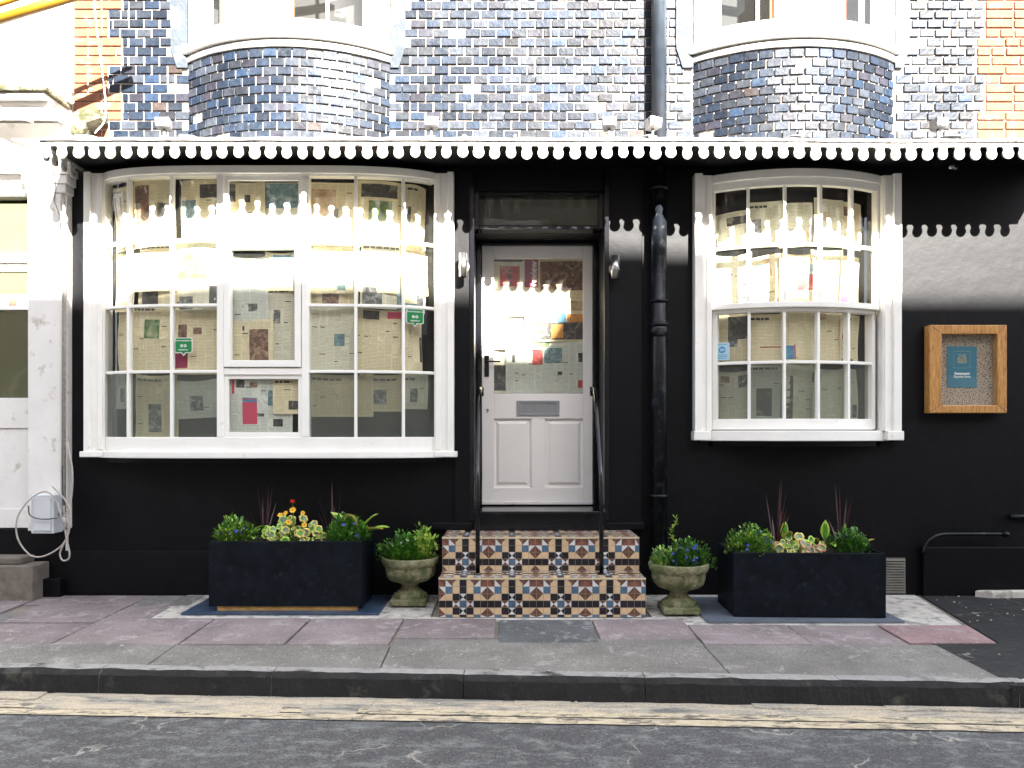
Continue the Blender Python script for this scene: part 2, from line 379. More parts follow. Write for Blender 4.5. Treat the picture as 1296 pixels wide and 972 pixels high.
PKC = (.225, .185, .19); GRC = (.18, .172, .16); PINKC = (.30, .20, .20)
mb = MB(); g = .0035
def slabq(x0, x1, y0, y1, c, j=.006, z=0, mi=0):
    J = lambda: rs.uniform(-j, j)
    dz = rs.uniform(-.003, .003) + z
    pts = [(x0 + g + J(), y0 + g), (x1 - g + J(), y0 + g), (x1 - g + J(), y1 - g), (x0 + g + J(), y1 - g)]
    mb.slab(list(reversed(pts)), -.05, lambda x, y: pz(x, y) + dz, mi, c)
for x0, x1, y0, y1, c in [(-5.4, -3.5, -.62, -.08, PKC), (-3.5, -2.72, -.35, -.05, PKC), (-2.72, -2.3, -.40, -.05, CC) if False else (-2.72, -2.41, -.74, -.40, PKC), (-2.72, -2.30, -.39, -.05, GRC),
        (-5.4, -3.35, -1.0, -.63, (.15, .15, .15)), (-3.35, -2.72, -.86, -.36, PKC), (-5.4, -2.72, -1.30, -1.01, PKC) if False else (-3.35, -2.72, -1.325, -.87, PKC),
        (-5.4, -3.36, -1.22, -1.01, PKC), (-2.71, -1.97, -1.365, -.75, PKC), (-1.96, -1.34, -1.365, -.75, PKC), (-1.33, -.72, -1.365, -.75, PKC),
        (-.71, -.10, -1.24, -.76, PKC), (.53, 1.13, -1.24, -.76, tint(PKC)), (1.13, 1.76, -1.37, -.92, tint(PKC)), (1.77, 2.34, -1.37, -.92, PKC)]:
    slabq(x0, x1, y0, y1, tint(c))
mb.slab([(2.35, -.93), (2.35, -1.33), (2.86, -1.33), (2.92, -.93)], -.05, lambda x, y: pz(x, y) + .002, 0, PINKC)
struct(mb.build('pavement_slabs', SLAB, bevel=.004))
mb = MB()
slabq(-.09, .52, -1.33, -.79, (.095, .10, .105), z=.004)
def grey(x0, x1, y1, c):
    mb.slab([(x0 + g, y1), (x0 + g + .01, yk(x0) + .10), (x1 - g + .01, yk(x1) + .10), (x1 - g, y1)], -.05, lambda x, y: pz(x, y), 0, tint(c, .06))
grey(-6.5, -3.36, -1.24, GRC); grey(-3.36, -1.97, -1.24, GRC) if False else grey(-3.36, -1.97, -1.335, GRC)
grey(-1.97, -.71, -1.375, GRC); grey(-.71, 1.12, -1.25, GRC); grey(1.12, 2.485, -1.375, GRC)
struct(mb.build('aggregate_pavement', AGG, bevel=.004))
mb = MB(); x = -6.6
for L in [1.5, 1.4, .75, .78, .92, 1.0, .93, .98, .86, .88]:
    x1 = min(x + L, 2.58); d = rs.uniform(-.006, .006); ch = .026; xa, xb = x + .003, x1 - .003
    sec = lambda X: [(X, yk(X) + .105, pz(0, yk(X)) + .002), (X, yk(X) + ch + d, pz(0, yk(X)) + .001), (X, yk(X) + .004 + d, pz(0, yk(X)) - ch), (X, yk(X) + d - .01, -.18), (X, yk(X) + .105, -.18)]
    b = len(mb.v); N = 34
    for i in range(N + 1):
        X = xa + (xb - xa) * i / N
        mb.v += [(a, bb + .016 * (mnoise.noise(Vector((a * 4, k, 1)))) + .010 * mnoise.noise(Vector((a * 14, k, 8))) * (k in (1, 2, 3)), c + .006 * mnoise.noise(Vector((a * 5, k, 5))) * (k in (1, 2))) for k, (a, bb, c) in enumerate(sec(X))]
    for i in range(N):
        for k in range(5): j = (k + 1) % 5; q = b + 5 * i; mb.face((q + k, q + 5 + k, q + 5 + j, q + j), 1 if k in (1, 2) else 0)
    mb.face([b + k for k in range(5)]); mb.face([b + 5 * N + k for k in reversed(range(5))])
    x = x1
    if x >= 2.57: break
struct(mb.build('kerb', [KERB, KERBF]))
mb = MB(); mb.box(2.585, 3.6, yk(3) - .03, yk(3) + .12, -.18, -.028); mb.box(3.605, 4.7, yk(4) - .03, yk(4) + .12, -.18, -.026); mb.build('kerb', CONC, bevel=.012)['kind'] = 'structure'
# gutter: worn setts and grit
mb = MB(); x = -6.4
while x < 4.5:
    L = rs.uniform(.28, .55)
    for row in (0, 1):
        o = rs.uniform(-.1, .1); wd = .115
        if row == 1 and x > -.9: continue
        if rs.random() < .1: continue
        ya = yk(x) - .008 - row * (wd + .006); yb = yk(x + L) - .008 - row * (wd + .006); z = -.142 + rs.uniform(-.004, .003) - .003 * row
        n = 8; top = []; bot = []
        for i in range(n + 1):
            t = i / n; X = x + o + .008 + (L - .016) * t
            top.append((X, ya + (yb - ya) * t + rs.uniform(-.004, .002))); bot.append((X, ya + (yb - ya) * t - wd + rs.uniform(-.012, .012)))
        if row == 0 and x > -.9: bot = [(a, c + .055) for a, c in bot]
        mb.slab(list(reversed(top + bot[::-1])) if False else (bot + top[::-1])[::-1][::-1] and [p for p in (top[::-1] + bot)], -.2, z)
    x += L
struct(mb.build('gutter_setts', GUTTER, bevel=.006))
mb = MB()
mb.poly([(-14, yk(-14) - .0, -.149), (-14, yk(-14) - .16, -.151), (14, yk(14) - .16, -.151), (14, yk(14), -.149)]); struct(mb.build('gutter', GUTTER))
for k, (a, b_) in enumerate(((.150, .222), (.238, .315))):
    mb = MB(); n = 90; bb = len(mb.v)
    for i in range(n + 1):
        X = -9 + 18 * i / n
        mb.v += [(X, yk(X) - a + .006 * mnoise.noise(Vector((X * 3, k, 0))), -.1505 + .001 * k), (X, yk(X) - b_ + .008 * mnoise.noise(Vector((X * 3, k, 7))), -.1505 + .001 * k)]
    for i in range(n): q = 2 * i; mb.face((q + 1, q + 3, q + 2, q))
    struct(mb.build('yellow_line', YLINE))

# ------------------------------------------------------------------ the building
BL = thing('terraced_building', 'black painted shopfront building with blue brick bays and cream bow windows', 'building', (0, 0, 0))
LW = Bow(-1.82, lambda u: .03 - .26 * max(1 - min(abs(u) / 1.30, 1) ** 4, 0) ** .6)
RWc = parc(.66, .19, -.0)
RW = Bow(2.145, RWc)
# lower wall
mb = MB(); T = .25
def wbox(x0, x1, z0, z1): mb.box(x0, x1, 0, T, z0, z1)
wbox(-3.38, -3.13, -.1, 3.45); wbox(-3.13, -.50, -.1, 1.08); wbox(-3.13, -.50, 3.14, 3.45); wbox(-.50, -.29, -.1, 3.45)
wbox(-.29, .70, 3.06, 3.45); wbox(-.29, .70, -.1, .48); wbox(.70, 1.45, -.1, 3.45); wbox(1.45, 2.84, -.1, 1.18); wbox(1.45, 2.84, 3.14, 3.45); wbox(2.84, 5.2, -.1, 3.45)
mb.build('lower_wall', BLACK, BL)
for nm, bx in (('door_pilaster', (.70, .985, -.035, -.002, .50, 3.35)), ('door_pilaster', (-.435, -.29, -.03, -.002, .50, 3.35)), ('pilaster_base', (-.60, -.29, -.06, -.002, .49, .545)),
               ('pilaster_base', (.70, 1.0, -.06, -.002, .49, .545)), ('wall_plinth', (3.10, 5.2, -.05, -.002, -.1, .36)), ('wall_plinth', (-3.38, -.62, -.03, -.002, -.1, .33))):
    mb = MB(); mb.box(*bx); mb.build(nm, BLACK, BL, bevel=.006)
pass
# soffit below the bows
for bw, e, z0, z1 in ((LW, 1.25, 1.00, 1.035), (RW, .66, 1.12, 1.16)):
    mb = MB(); n = 24
    for k in range(n):
        a, c = -e + 2 * e * k / n, -e + 2 * e * (k + 1) / n
        A, B = bw.pt(a, -.02), bw.pt(c, -.02); mb.hexa([(A[0], A[1] + .001, z0), (B[0], B[1] + .001, z0), (B[0], .0, z0), (A[0], .0, z0), (A[0], A[1], z1), (B[0], B[1], z1), (B[0], 0, z1), (A[0], 0, z1)])
    mb.build('window_soffit', BLACK, BL)
# interior
mb = MB(); Y0, Y1 = .252, 3.0
mb.box(-3.3, 5.1, Y1, Y1 + .1, .3, 3.3); mb.box(-3.4, -3.3, Y0, Y1, .3, 3.3); mb.box(5.1, 5.2, Y0, Y1, .3, 3.3)
mb.box(-3.3, 5.1, Y0, Y1, .25, .3); mb.box(-3.3, 5.1, Y0, Y1, 3.3, 3.35)
mb.build('interior_wall', INTER, BL)
# upper core behind the bricks (mortar)
mb = MB(); TOPZ = 6.4
UB = [(-1.69, .77, .26), (2.14, .765, .26)]
UZ0, UZ1 = 4.12, 5.6
mb.box(-3.36, -2.44, .012, T, 3.38, TOPZ); mb.box(-.94, 1.39, .012, T, 3.38, TOPZ); mb.box(2.885, 5.2, .012, T, 3.38, TOPZ)
mb.box(-2.44, -.94, .012, T, UZ1 + .1, TOPZ); mb.box(1.39, 2.885, .012, T, UZ1 + .1, TOPZ)
mb.box(-2.44, -.94, .1, T, 3.38, UZ0 - .02); mb.box(1.39, 2.885, .1, T, 3.38, UZ0 - .02)
mb.build('upper_wall', MORTAR, BL)
rb = random.Random(11)
def btint():
    k = rb.random(); base = (.0085, .0125, .0205) if k < .50 else (.019, .022, .028) if k < .80 else (.013, .013, .018) if k < .90 else (.009, .016, .029) if k < .993 else (.026, .019, .017)
    q = rb.uniform(.6, 1.7); return tuple(x * q for x in base)
PH, PL = .0702, .119
mb = MB(); mos = [MB(), MB()]
row = 0; z = 3.385
while z < TOPZ:
    # orange quoins
    for side in (0, 1):
        if side == 0: xa, xb = -3.335, (-2.965 if (row // 3) % 2 else -3.07)
        else: xa, xb = (3.60 if (row // 4) % 2 else 3.535), 4.4
        x = xa
        while x < xb - .02:
            L = min(.215 if rb.random() < .7 else .11, xb - x)
            if x > 1 or True:
                j = rb.uniform(-.003, .003); mos[side].box(x + .004, x + L - .004, j, .02, z + .003, z + PH - .005)
            x += L
    lo = -2.96 if (row // 3) % 2 else -3.065; hi = 3.595 if (row // 4) % 2 else 3.53
    if row == 0: lo = -3.06
    x = lo
    off = (row % 2) * PL / 2
    x = lo - ((lo - off) % PL)
    while x < hi:
        a, c = max(x, lo), min(x + PL, hi); x += PL
        m_ = (a + c) / 2
        if c - a < .03: continue
        if any(abs(m_ - cx) < h + .02 and z < UZ1 + .1 for cx, h, s_ in UB): continue
        if z > 4.05 and z < UZ1 and any(h < abs(m_ - cx) < h + .12 for cx, h, s_ in UB): continue
        if rb.random() < .012: continue
        if rb.random() < .03:
            mid = (a + c) / 2
            for p, q in ((a, mid), (mid, c)): mb.box(p + .005, q - .005, rb.uniform(-.003, .003), .02, z + .005, z + PH - .006, 0, btint())
            continue
        j = [rb.uniform(-.0035, .0035) for _ in range(6)]
        xx0, xx1, zz0, zz1 = a + .005 + j[0], c - .005 + j[1], z + .004 + j[2] * .7, z + PH - .007 + j[3] * .7
        mb.hexa([(xx0, j[4], zz0), (xx1, j[4] + j[5] * .6, zz0), (xx1, .02, zz0), (xx0, .02, zz0), (xx0, j[4] + j[0] * .5, zz1), (xx1, j[4], zz1), (xx1, .02, zz1), (xx0, .02, zz1)], 0, btint())
    z += PH; row += 1
mb.build('brick_course', BRICK, BL, bevel=.003, seg=1)
for mo in mos: mo.build('quoin', ORANGEB, BL, bevel=.004, seg=1)
for bi, (cx, h, s_) in enumerate(UB):
    bw = Bow(cx, parc(h, s_)); core = MB(); sweep(core, bw, -h + .006, h - .006, 3.3, UZ0 - .06, -.10, -.014, 24); core.build('bay_core', MORTAR, BL)
    mb = MB(); z = 3.36; row = 0
    Rr = (h * h + s_ * s_) / (2 * s_); amax = math.asin(h / Rr); da = .108 / Rr
    while z < UZ0 - .09:
        a = -amax - (row % 2) * da / 2
        while a < amax:
            a0, a1 = max(a, -amax), min(a + da, amax); a += da
            if (a1 - a0) * Rr < .03 or rb.random() < .008: continue
            e = .0048 / Rr; u0, u1 = Rr * sin(a0 + e), Rr * sin(a1 - e); j = [rb.uniform(-.004, .004) for _ in range(4)]
            z0, z1 = z + .004 + j[2] * .6, min(z + .066, UZ0 - .09) - .004 + j[3] * .6
            A, B, C_, D_ = bw.pt(u0, j[0]), bw.pt(u1, j[1]), bw.pt(u1, -.03), bw.pt(u0, -.03)
            if z1 - z0 > .02: mb.hexa([(*A, z0), (*B, z0), (*C_, z0), (*D_, z0), (*A, z1), (*B, z1), (*C_, z1), (*D_, z1)], 0, btint())
        z += .066; row += 1
    mb.build('brick_bay', BRICK, BL, bevel=.003, seg=1)
    mb = MB(); sweep(mb, bw, -h - .005, h + .005, UZ0 - .095, UZ0 - .045, -.05, .012, 28); mb.build('bay_flashing', LEAD, BL, bevel=.004)
    # upper bow window
    fr = MB()
    W = .60; zt = UZ1 - .08
    sweep(fr, bw, -h - .01, h + .01, UZ0 - .032, UZ0 + .03, -.10, .035, 28)
    sweep(fr, bw, -h + .03, h - .03, UZ0 + .03, UZ0 + .075, -.08, .0, 28)
    sweep(fr, bw, -h + .0, h - .0, zt, UZ1 + .1, -.10, .03, 28)
    for u0, u1 in ((-h + .01, -W), (W, h - .01)): sweep(fr, bw, u0, u1, UZ0 + .03, zt, -.08, .005, 3)
    sweep(fr, bw, -W, W, UZ0 + .075, UZ0 + .125, -.05, -.01, 20); sweep(fr, bw, -W, W, 4.86, 4.91, -.055, -.01, 20); sweep(fr, bw, -W, W, zt - .05, zt, -.05, -.01, 20)
    bars = (.08, .34) if bi == 0 else (-.34, .46)
    for u in bars: sweep(fr, bw, u - .012, u + .012, UZ0 + .125, zt - .05, -.045, -.012, 1)
    f = fr.build('upper_window', WHITE, BL, bevel=.004)
    ed = [-W] + list(bars) + [W]
    for a, c in zip(ed, ed[1:]):
        for za, zb in ((UZ0 + .12, 4.865), (4.905, zt - .045)):
            p = MB(); sweep(p, bw, a + .008, c - .008, za, zb, -.032, -.028, 6); p.build('pane', GLASS, f)
    # grey rendered patches beside the window
    for sx in (-1, 1):
        mb = MB(); x0 = cx + sx * (h + .0); pts = []
        wdt = .13 if sx < 0 else .11
        for k in range(12): t = k / 11; pts.append((wdt + .012 * mnoise.noise(Vector((t * 9, bi * 3 + sx, 2))) - (.05 if k == 0 else 0), 3.99 + t * 1.6))
        n = len(pts)
        for k in range(n - 1):
            (w0, z0), (w1, z1) = pts[k], pts[k + 1]
            xs = sorted((x0, x0 + sx * w0)); xs2 = sorted((x0, x0 + sx * w1))
            mb.hexa([(xs[0], -.012, z0), (xs[1], -.012, z0), (xs[1], .03, z0), (xs[0], .03, z0), (xs2[0], -.012, z1), (xs2[1], -.012, z1), (xs2[1], .03, z1), (xs2[0], .03, z1)])
        mb.build('cement_render', RENDERG, BL)
# parapet
mb = MB(); mb.box(-3.4, 5.25, -.06, T + .05, TOPZ + .0, TOPZ + .12); mb.build('parapet_coping', CONC, BL, bevel=.01)
mb = MB(); mb.box(-3.38, 5.2, T, 8, 3.35, TOPZ - .01); mb.box(-3.38, -3.30, T, 8, 0, 3.35); mb.box(5.12, 5.2, T, 8, 0, 3.35); mb.build('rear_wall', INTER, BL)
# curtains upstairs
for bi, (cx, h, s_) in enumerate(UB):
    bw = Bow(cx, parc(h, s_)); a, c = (-.60, .08) if bi == 0 else (-.24, .42)
    mb = MB(); n = 60; 
    for k in range(n + 1):
        u = a + (c - a) * k / n; o = -.14 - .02 * sin(k * 1.1); mb.v += [bw.P(u, o, UZ0 + .06), bw.P(u, o, UZ1)]
    for k in range(n): q = 2 * k; mb.face((q, q + 2, q + 3, q + 1), 1 if k < 3 or k > n - 4 else 0, smooth=True)
    o = mb.build('curtain', [CURT, REDC]); tag(o, ['white curtain edged in orange inside the upstairs window above the wide bow', 'white curtain edged in orange inside the upstairs window above the narrower bow'][bi], 'curtain', 'upstairs curtains')

# ---- bow windows downstairs
def make_window(bw, jx, jy, name):
    return MB()
# left, wide
f1, f0 = .0, -.06
mb = MB(); E = 1.255
ZT, ZB = 3.173, 1.035
Z = [1.19, 1.67, 2.155, 2.63, 3.105]
sweep(mb, LW, -E, E, 3.115, ZT, -.10, .012, 40)
sweep(mb, LW, -E, E, 3.10, 3.118, -.08, -.006, 40)
sweep(mb, LW, -E, E, 1.085, 1.19, -.09, .0, 40)
for s in (-1, 1):
    x0, x1 = sorted((-1.82 + s * 1.235, -1.82 + s * 1.375)); mb.box(x0, x1, -.075, .05, ZB + .04, ZT - .003)
    x0, x1 = sorted((-1.82 + s * 1.335, -1.82 + s * 1.385)); mb.box(x0, x1, -.095, .05, ZB + .04, ZT + .002)
    x0, x1 = sorted((-1.82 + s * 1.245, -1.82 + s * 1.285)); mb.box(x0, x1, -.088, .05, ZB + .06, ZT - .02)
    sweep(mb, LW, s * .31 - .026, s * .31 + .026, 1.19, 3.10, -.08, .004, 2)
win1 = mb.build('bow_window', WHITE, BL, bevel=.005)
mb = MB(); sweep(mb, LW, -E - .02, E + .02, ZB, 1.085, -.12, .028, 40)
for s in (-1, 1):
    x0, x1 = sorted((-1.82 + s * 1.24, -1.82 + s * 1.41)); mb.box(x0, x1, -.105, .03, ZB + .004, 1.083)
mb.build('sill', WHITE, win1, bevel=.006)
SIDE = [.31, .675, 1.02, 1.255]
bt = .011
for s in (-1, 1):
    mb = MB()
    for u in SIDE[1:3]: sweep(mb, LW, s * u - bt, s * u + bt, 1.19, 3.10, -.045, -.002, 1)
    a, c = sorted((s * .336, s * 1.255))
    for z in Z[1:4]: sweep(mb, LW, a, c, z - bt, z + bt, -.042, -.004, 14)
    mb.build('glazing_bar', WHITE, win1, bevel=.004)
# casement in the middle
for p, q in ((2.615, 2.665), (1.645, 1.695)): mb = MB(); sweep(mb, LW, -.284, .284, p, q, -.07, .003, 3); mb.build('transom', WHITE, win1, bevel=.004)
mb = MB(); za, zb = 1.70, 2.612
for a, c, p, q in ((-.28, -.235, za, zb), (.235, .28, za, zb)): sweep(mb, LW, a, c, p, q, -.05, .018, 1)
sweep(mb, LW, -.235, .235, za, za + .05, -.05, .016, 2); sweep(mb, LW, -.235, .235, zb - .05, zb, -.05, .016, 2)
mb.build('casement', WHITE, win1, bevel=.005)
for p, p2, q2, q in ((1.19, 1.225, 1.615, 1.645), (2.665, 2.695, 3.07, 3.10)):
    mb = MB(); sweep(mb, LW, -.284, .284, p, p2, -.04, -.01, 2); sweep(mb, LW, -.284, .284, q2, q, -.04, -.01, 2)
    for s in (-1, 1): a, c = sorted((s * .284, s * .255)); sweep(mb, LW, a, c, p2, q2, -.04, -.011, 1)
    mb.build('glazing_bead', WHITE, win1, bevel=.003)
def pane(bw, win, u0, u1, z0, z1, mat, off=-.028):
    p = MB(); sweep(p, bw, u0, u1, z0, z1, off, off + .004, 4); p.build('pane', mat, win)
for s in (-1, 1):
    for i in range(3):
        for j in range(4):
            a, c = sorted((s * SIDE[i], s * SIDE[i + 1])); pane(LW, win1, a + .004, c - .004, Z[j] + .003, Z[j + 1] - .003, FROST if j == 0 else GLASS)
pane(LW, win1, -.26, .26, 1.22, 1.62, GLASS); pane(LW, win1, -.24, .24, 1.745, 2.57, GLASS); pane(LW, win1, -.26, .26, 2.69, 3.075, GLASS)

# right, narrower sash
mb = MB(); E = .66; ZTR = 3.163
sweep(mb, RW, -E, E, 3.10, ZTR, -.10, .02, 24); sweep(mb, RW, -E, E, 3.075, 3.102, -.09, -.0, 24)
for s in (-1, 1):
    x0, x1 = sorted((2.145 + s * .64, 2.145 + s * .765)); mb.box(x0, x1, -.06, .05, 1.235, ZTR - .004)
    x0, x1 = sorted((2.145 + s * .715, 2.145 + s * .775)); mb.box(x0, x1, -.085, .05, 1.235, ZTR + .004)
    x0, x1 = sorted((2.145 + s * .65, 2.145 + s * .685)); mb.box(x0, x1, -.075, .05, 1.235, ZTR - .02)
win2 = mb.build('bow_window', WHITE, BL, bevel=.005)
mb = MB(); sweep(mb, RW, -E - .04, E + .04, 1.16, 1.238, -.13, .035, 24)
for s in (-1, 1):
    x0, x1 = sorted((2.145 + s * .66, 2.145 + s * .785)); mb.box(x0, x1, -.10, .03, 1.165, 1.235)
mb.build('sill', WHITE, win2, bevel=.006)
U5 = [-.635, -.39, -.132, .132, .39, .635]
mb = MB()
sweep(mb, RW, -.65, .65, 3.045, 3.078, -.05, .0, 20); sweep(mb, RW, -.65, .65, 2.148, 2.19, -.05, .008, 20)
for s in (-1, 1): a, c = sorted((s * .65, s * .618)); sweep(mb, RW, a, c, 2.19, 3.045, -.05, .0, 1)
for u in U5[1:5]: sweep(mb, RW, u - .011, u + .011, 2.19, 3.045, -.045, -.004, 1)
sweep(mb, RW, -.62, .62, 2.60, 2.622, -.042, -.007, 18)
mb.build('upper_sash', WHITE, win2, bevel=.004)
mb = MB(); o1 = -.03
sweep(mb, RW, -.638, .638, 1.245, 1.325, -.10, o1, 20); sweep(mb, RW, -.638, .638, 2.12, 2.146, -.10, o1, 20)
for s in (-1, 1): a, c = sorted((s * .638, s * .605)); sweep(mb, RW, a, c, 1.325, 2.12, -.10, o1, 1)
for u in U5[1:5]: sweep(mb, RW, u * .985 - .011, u * .985 + .011, 1.325, 2.12, -.09, o1 - .003, 1)
sweep(mb, RW, -.62, .62, 1.735, 1.758, -.088, o1 - .006, 18)
mb.build('lower_sash', WHITE, win2, bevel=.004)
for i in range(5):
    a, c = U5[i], U5[i + 1]
    for p, q in ((2.193, 2.608), (2.614, 3.043)): pane(RW, win2, a + .004, c - .004, p, q, GLASS)
    a *= .985; c *= .985
    pane(RW, win2, a + .004, c - .004, 1.755, 2.118, GLASS, -.072); pane(RW, win2, a + .004, c - .004, 1.328, 1.738, FROST, -.072)

# ---- doorway
xl, xr = PX(610, 6.43), PX(750, 6.43)
mb = MB(); mb.box(-.36, -.29, .252, .60, -.1, 3.3); mb.box(.70, .77, .252, .60, -.1, 3.3); mb.box(-.289, .699, .16, .60, 2.775, 2.80); mb.box(-.289, .699, .56, .60, 2.80, 3.3); mb.build('door_reveal', BLACK, BL)
mb = MB()
mb.box(-.288, xl - .004, 0.40, .56, .62, 2.774); mb.box(xr + .004, .698, 0.40, .56, .62, 2.774); mb.box(xl - .004, xr + .004, .40, .56, 2.748, 2.774)
mb.box(-.289, -.25, .02, .16, 2.775, 3.058); mb.box(.66, .699, .02, .16, 2.775, 3.058); mb.box(-.249, .659, .02, .16, 2.775, 2.805); mb.box(-.249, .659, .02, .16, 3.03, 3.058)
mb.box(-.32, -.285, -.045, .0, .56, 3.2); mb.box(.695, .73, -.055, .0, .56, 3.2)
mb.build('door_frame', BLACKG, BL, bevel=.004)
mb = MB(); mb.box(-.289, .699, -.09, .56, .481, .628); mb.box(-.289, .699, -.115, -.089, .612, .636); mb.build('threshold', BLACKG, BL, bevel=.005)
p = MB(); p.box(-.249, .659, .05, .054, 2.805, 3.03); p.build('fanlight', GLASS, BL)
mb = MB(); d0, d1 = .43, .475
gx0, gx1, gz0, gz1 = PX(625, 6.43), PX(738, 6.43), PZ(498, 6.43), PZ(327, 6.43)
zb_, zt_ = .637, 2.744
mb.box(xl, gx0, d0, d1, zb_, zt_); mb.box(gx1, xr, d0, d1, zb_, zt_); mb.box(gx0, gx1, d0, d1, gz1, zt_)
pz0, pz1 = PZ(617, 6.43), PZ(530, 6.43); xm0, xm1 = PX(672, 6.43), PX(690, 6.43)
mb.box(gx0, gx1, d0, d1, pz1, gz0); mb.box(gx0, gx1, d0, d1, zb_, pz0); mb.box(xm0, xm1, d0, d1, pz0, pz1)
door = mb.build('front_door', DOORW, BL, bevel=.004)
for a, c in ((gx0, xm0), (xm1, gx1)):
    mb = MB(); mb.box(a, c, d0 + .022, d1, pz0, pz1)
    i, i2 = .018, .042
    mb.hexa([(a + i, d0 + .022, pz0 + i), (c - i, d0 + .022, pz0 + i), (c - i, d0 + .022, pz1 - i), (a + i, d0 + .022, pz1 - i),
             (a + i2, d0 + .006, pz0 + i2), (c - i2, d0 + .006, pz0 + i2), (c - i2, d0 + .006, pz1 - i2), (a + i2, d0 + .006, pz1 - i2)])
    mb.build('door_panel', DOORW, door, bevel=.002)
mb = MB(); mb.box(gx0, gx1, d0 + .016, d0 + .020, gz0, gz1); mb.build('pane', GLASS, door)
mb = MB()
lx0, lx1, lz0, lz1 = PX(654, 6.43), PX(708, 6.43), PZ(526, 6.43), PZ(507, 6.43)
mb.box(lx0, lx1, d0 - .012, d0 - .002, lz0, lz0 + .02); mb.box(lx0, lx1, d0 - .012, d0 - .002, lz1 - .02, lz1)
mb.box(lx0, lx0 + .03, d0 - .012, d0 - .002, lz0 + .02, lz1 - .02); mb.box(lx1 - .03, lx1, d0 - .012, d0 - .002, lz0 + .02, lz1 - .02)
mb.box(lx0 + .03, lx1 - .03, d0 - .005, d0 - .001, lz0 + .02, lz1 - .02); mb.build('letterbox', GREYM, door, bevel=.0015)
mb = MB(); hx = PX(616, 6.43); mb.box(hx - .019, hx + .019, d0 - .010, d0 - .001, PZ(477, 6.43), PZ(450, 6.43))
hz = PZ(458, 6.43); mb.tube([(hx, d0, hz), (hx, d0 - .045, hz)], .008); mb.tube(smooth_path([(hx, d0 - .045, hz), (hx + .06, d0 - .05, hz), (hx + .112, d0 - .046, hz - .002)], 4), .008)
mb.build('door_handle', BLACKG, door, bevel=.003)
mb = MB(); kx, kz = PX(617, 6.43), PZ(519, 6.43); mb.tube([(kx, d0, kz), (kx, d0 - .006, kz)], .012, 12); mb.box(kx - .004, kx + .004, d0 - .007, d0 - .003, kz - .024, kz); mb.build('keyhole', GREYM, door)
mb = MB(); mb.box(xl, xr, d0 - .012, d0 - .001, zb_ + .0, zb_ + .028); mb.build('weather_bar', WHITE2, door, bevel=.006)

# ---- canopy with scalloped valance
CX0, CX1, CD = -3.262, 4.07, -.55
def sag(X): return .016 * mnoise.noise(Vector((X * .55, 4, 0))) - .010 * (X - CX0) / 7.3
mb = MB(); n = 110; b = 0
for k in range(n + 1):
    X = CX0 + (CX1 - CX0) * k / n; w1 = sag(X) + .007 * mnoise.noise(Vector((X * 5, 0, 0))) - .004 * (k % 7 == 0)
    mb.v += [(X, .02, 3.30), (X, .02, 3.41 + w1), (X, CD + .03, 3.275 + w1), (X, CD - .012, 3.258 + w1), (X, CD - .014, 3.236 + w1 * .5), (X, CD + .004, 3.232)]
for k in range(n):
    for j in range(6): q = 6 * k; jj = (j + 1) % 6; mb.face((q + j, q + 6 + j, q + 6 + jj, q + jj), 1 if j == 5 else 0)
mb.face(range(6)); mb.face([6 * n + j for j in reversed(range(6))])
canopy = mb.build('canopy', [LEAD, BLACK], BL)
mb = MB(); n = 60; b = len(mb.v)
for k in range(n + 1):
    X = CX0 - .004 + (CX1 - CX0 + .004) * k / n; q = sag(X) + .003 * mnoise.noise(Vector((X * 9, 2, 0))); mb.v += [(X, CD, 3.206 + q), (X, CD, 3.234 + q), (X, CD + .02, 3.234 + q), (X, CD + .02, 3.206 + q)]
for k in range(n):
    for j in range(4): q = 4 * k; jj = (j + 1) % 4; mb.face((q + j, q + jj, q + 4 + jj, q + 4 + j))
mb.face((3, 2, 1, 0)); mb.face([4 * n + j for j in range(4)])
mb.box(CX0 - .004, CX0 + .016, CD + .02, -.01, 3.206, 3.234); mb.box(CX1 - .02, CX1, CD + .02, -.01, 3.206, 3.234)
mb.build('valance_board', SCAL, canopy, bevel=.003)
mb = MB(); mb.tube([(X_, CD - .004, 3.244 + sag(X_) + .004 * mnoise.noise(Vector((X_ * 7, 9, 0)))) for X_ in [CX0 + (CX1 - CX0) * i / 90 for i in range(91)]], .010, 8); mb.build('canopy_roll', SCAL, canopy)
for x in (-3.0, -2.28, -1.25, -.33, .02, .95, 2.0, 3.1, 3.9): mb = MB(); mb.tube([(x, CD - .018, 3.262), (x, CD + .2, 3.335), (x, 0, 3.405)], .014, 6); mb.build('lead_roll', LEAD, canopy)
def scallop_mesh(seed):
    q = MB(); r = .0375; cz = 3.156; pts = [(-.046, 3.212), (-.030, 3.194)]
    for k in range(21):
        a = radians(150) + radians(240) * k / 20; pts.append((r * cos(a), cz + .0395 * sin(a)))
    pts += [(.030, 3.194), (.046, 3.212)]
    q.prism([(x, z) for x, z in pts][::1], -.004, .012)
    q.v = [(x, y, z - 3.18) for x, y, z in q.v]; return q
sc0 = scallop_mesh(0).build('scallop', SCAL, canopy, bevel=.003)
x = CX0 + .05; k = 0; PITCH = .1105
while x < CX1 - .04:
    o = sc0 if k == 0 else sc0.copy()
    if k: COL.objects.link(o); o.parent = canopy
    o.location = (x + R.uniform(-.004, .004), CD + R.uniform(-.003, .001), 3.18 + sag(x) + R.uniform(-.004, .003)); o.rotation_euler = (R.uniform(-.06, .06), R.uniform(-.05, .05), R.uniform(-.08, .08)); o.scale = (R.uniform(.90, 1.06), 1, R.uniform(.94, 1.05))
    x += PITCH; k += 1
for j in range(4):
    o = sc0.copy(); COL.objects.link(o); o.parent = canopy; o.rotation_euler = (0, 0, -pi / 2); o.location = (CX0, CD + .075 + j * .11, 3.18)
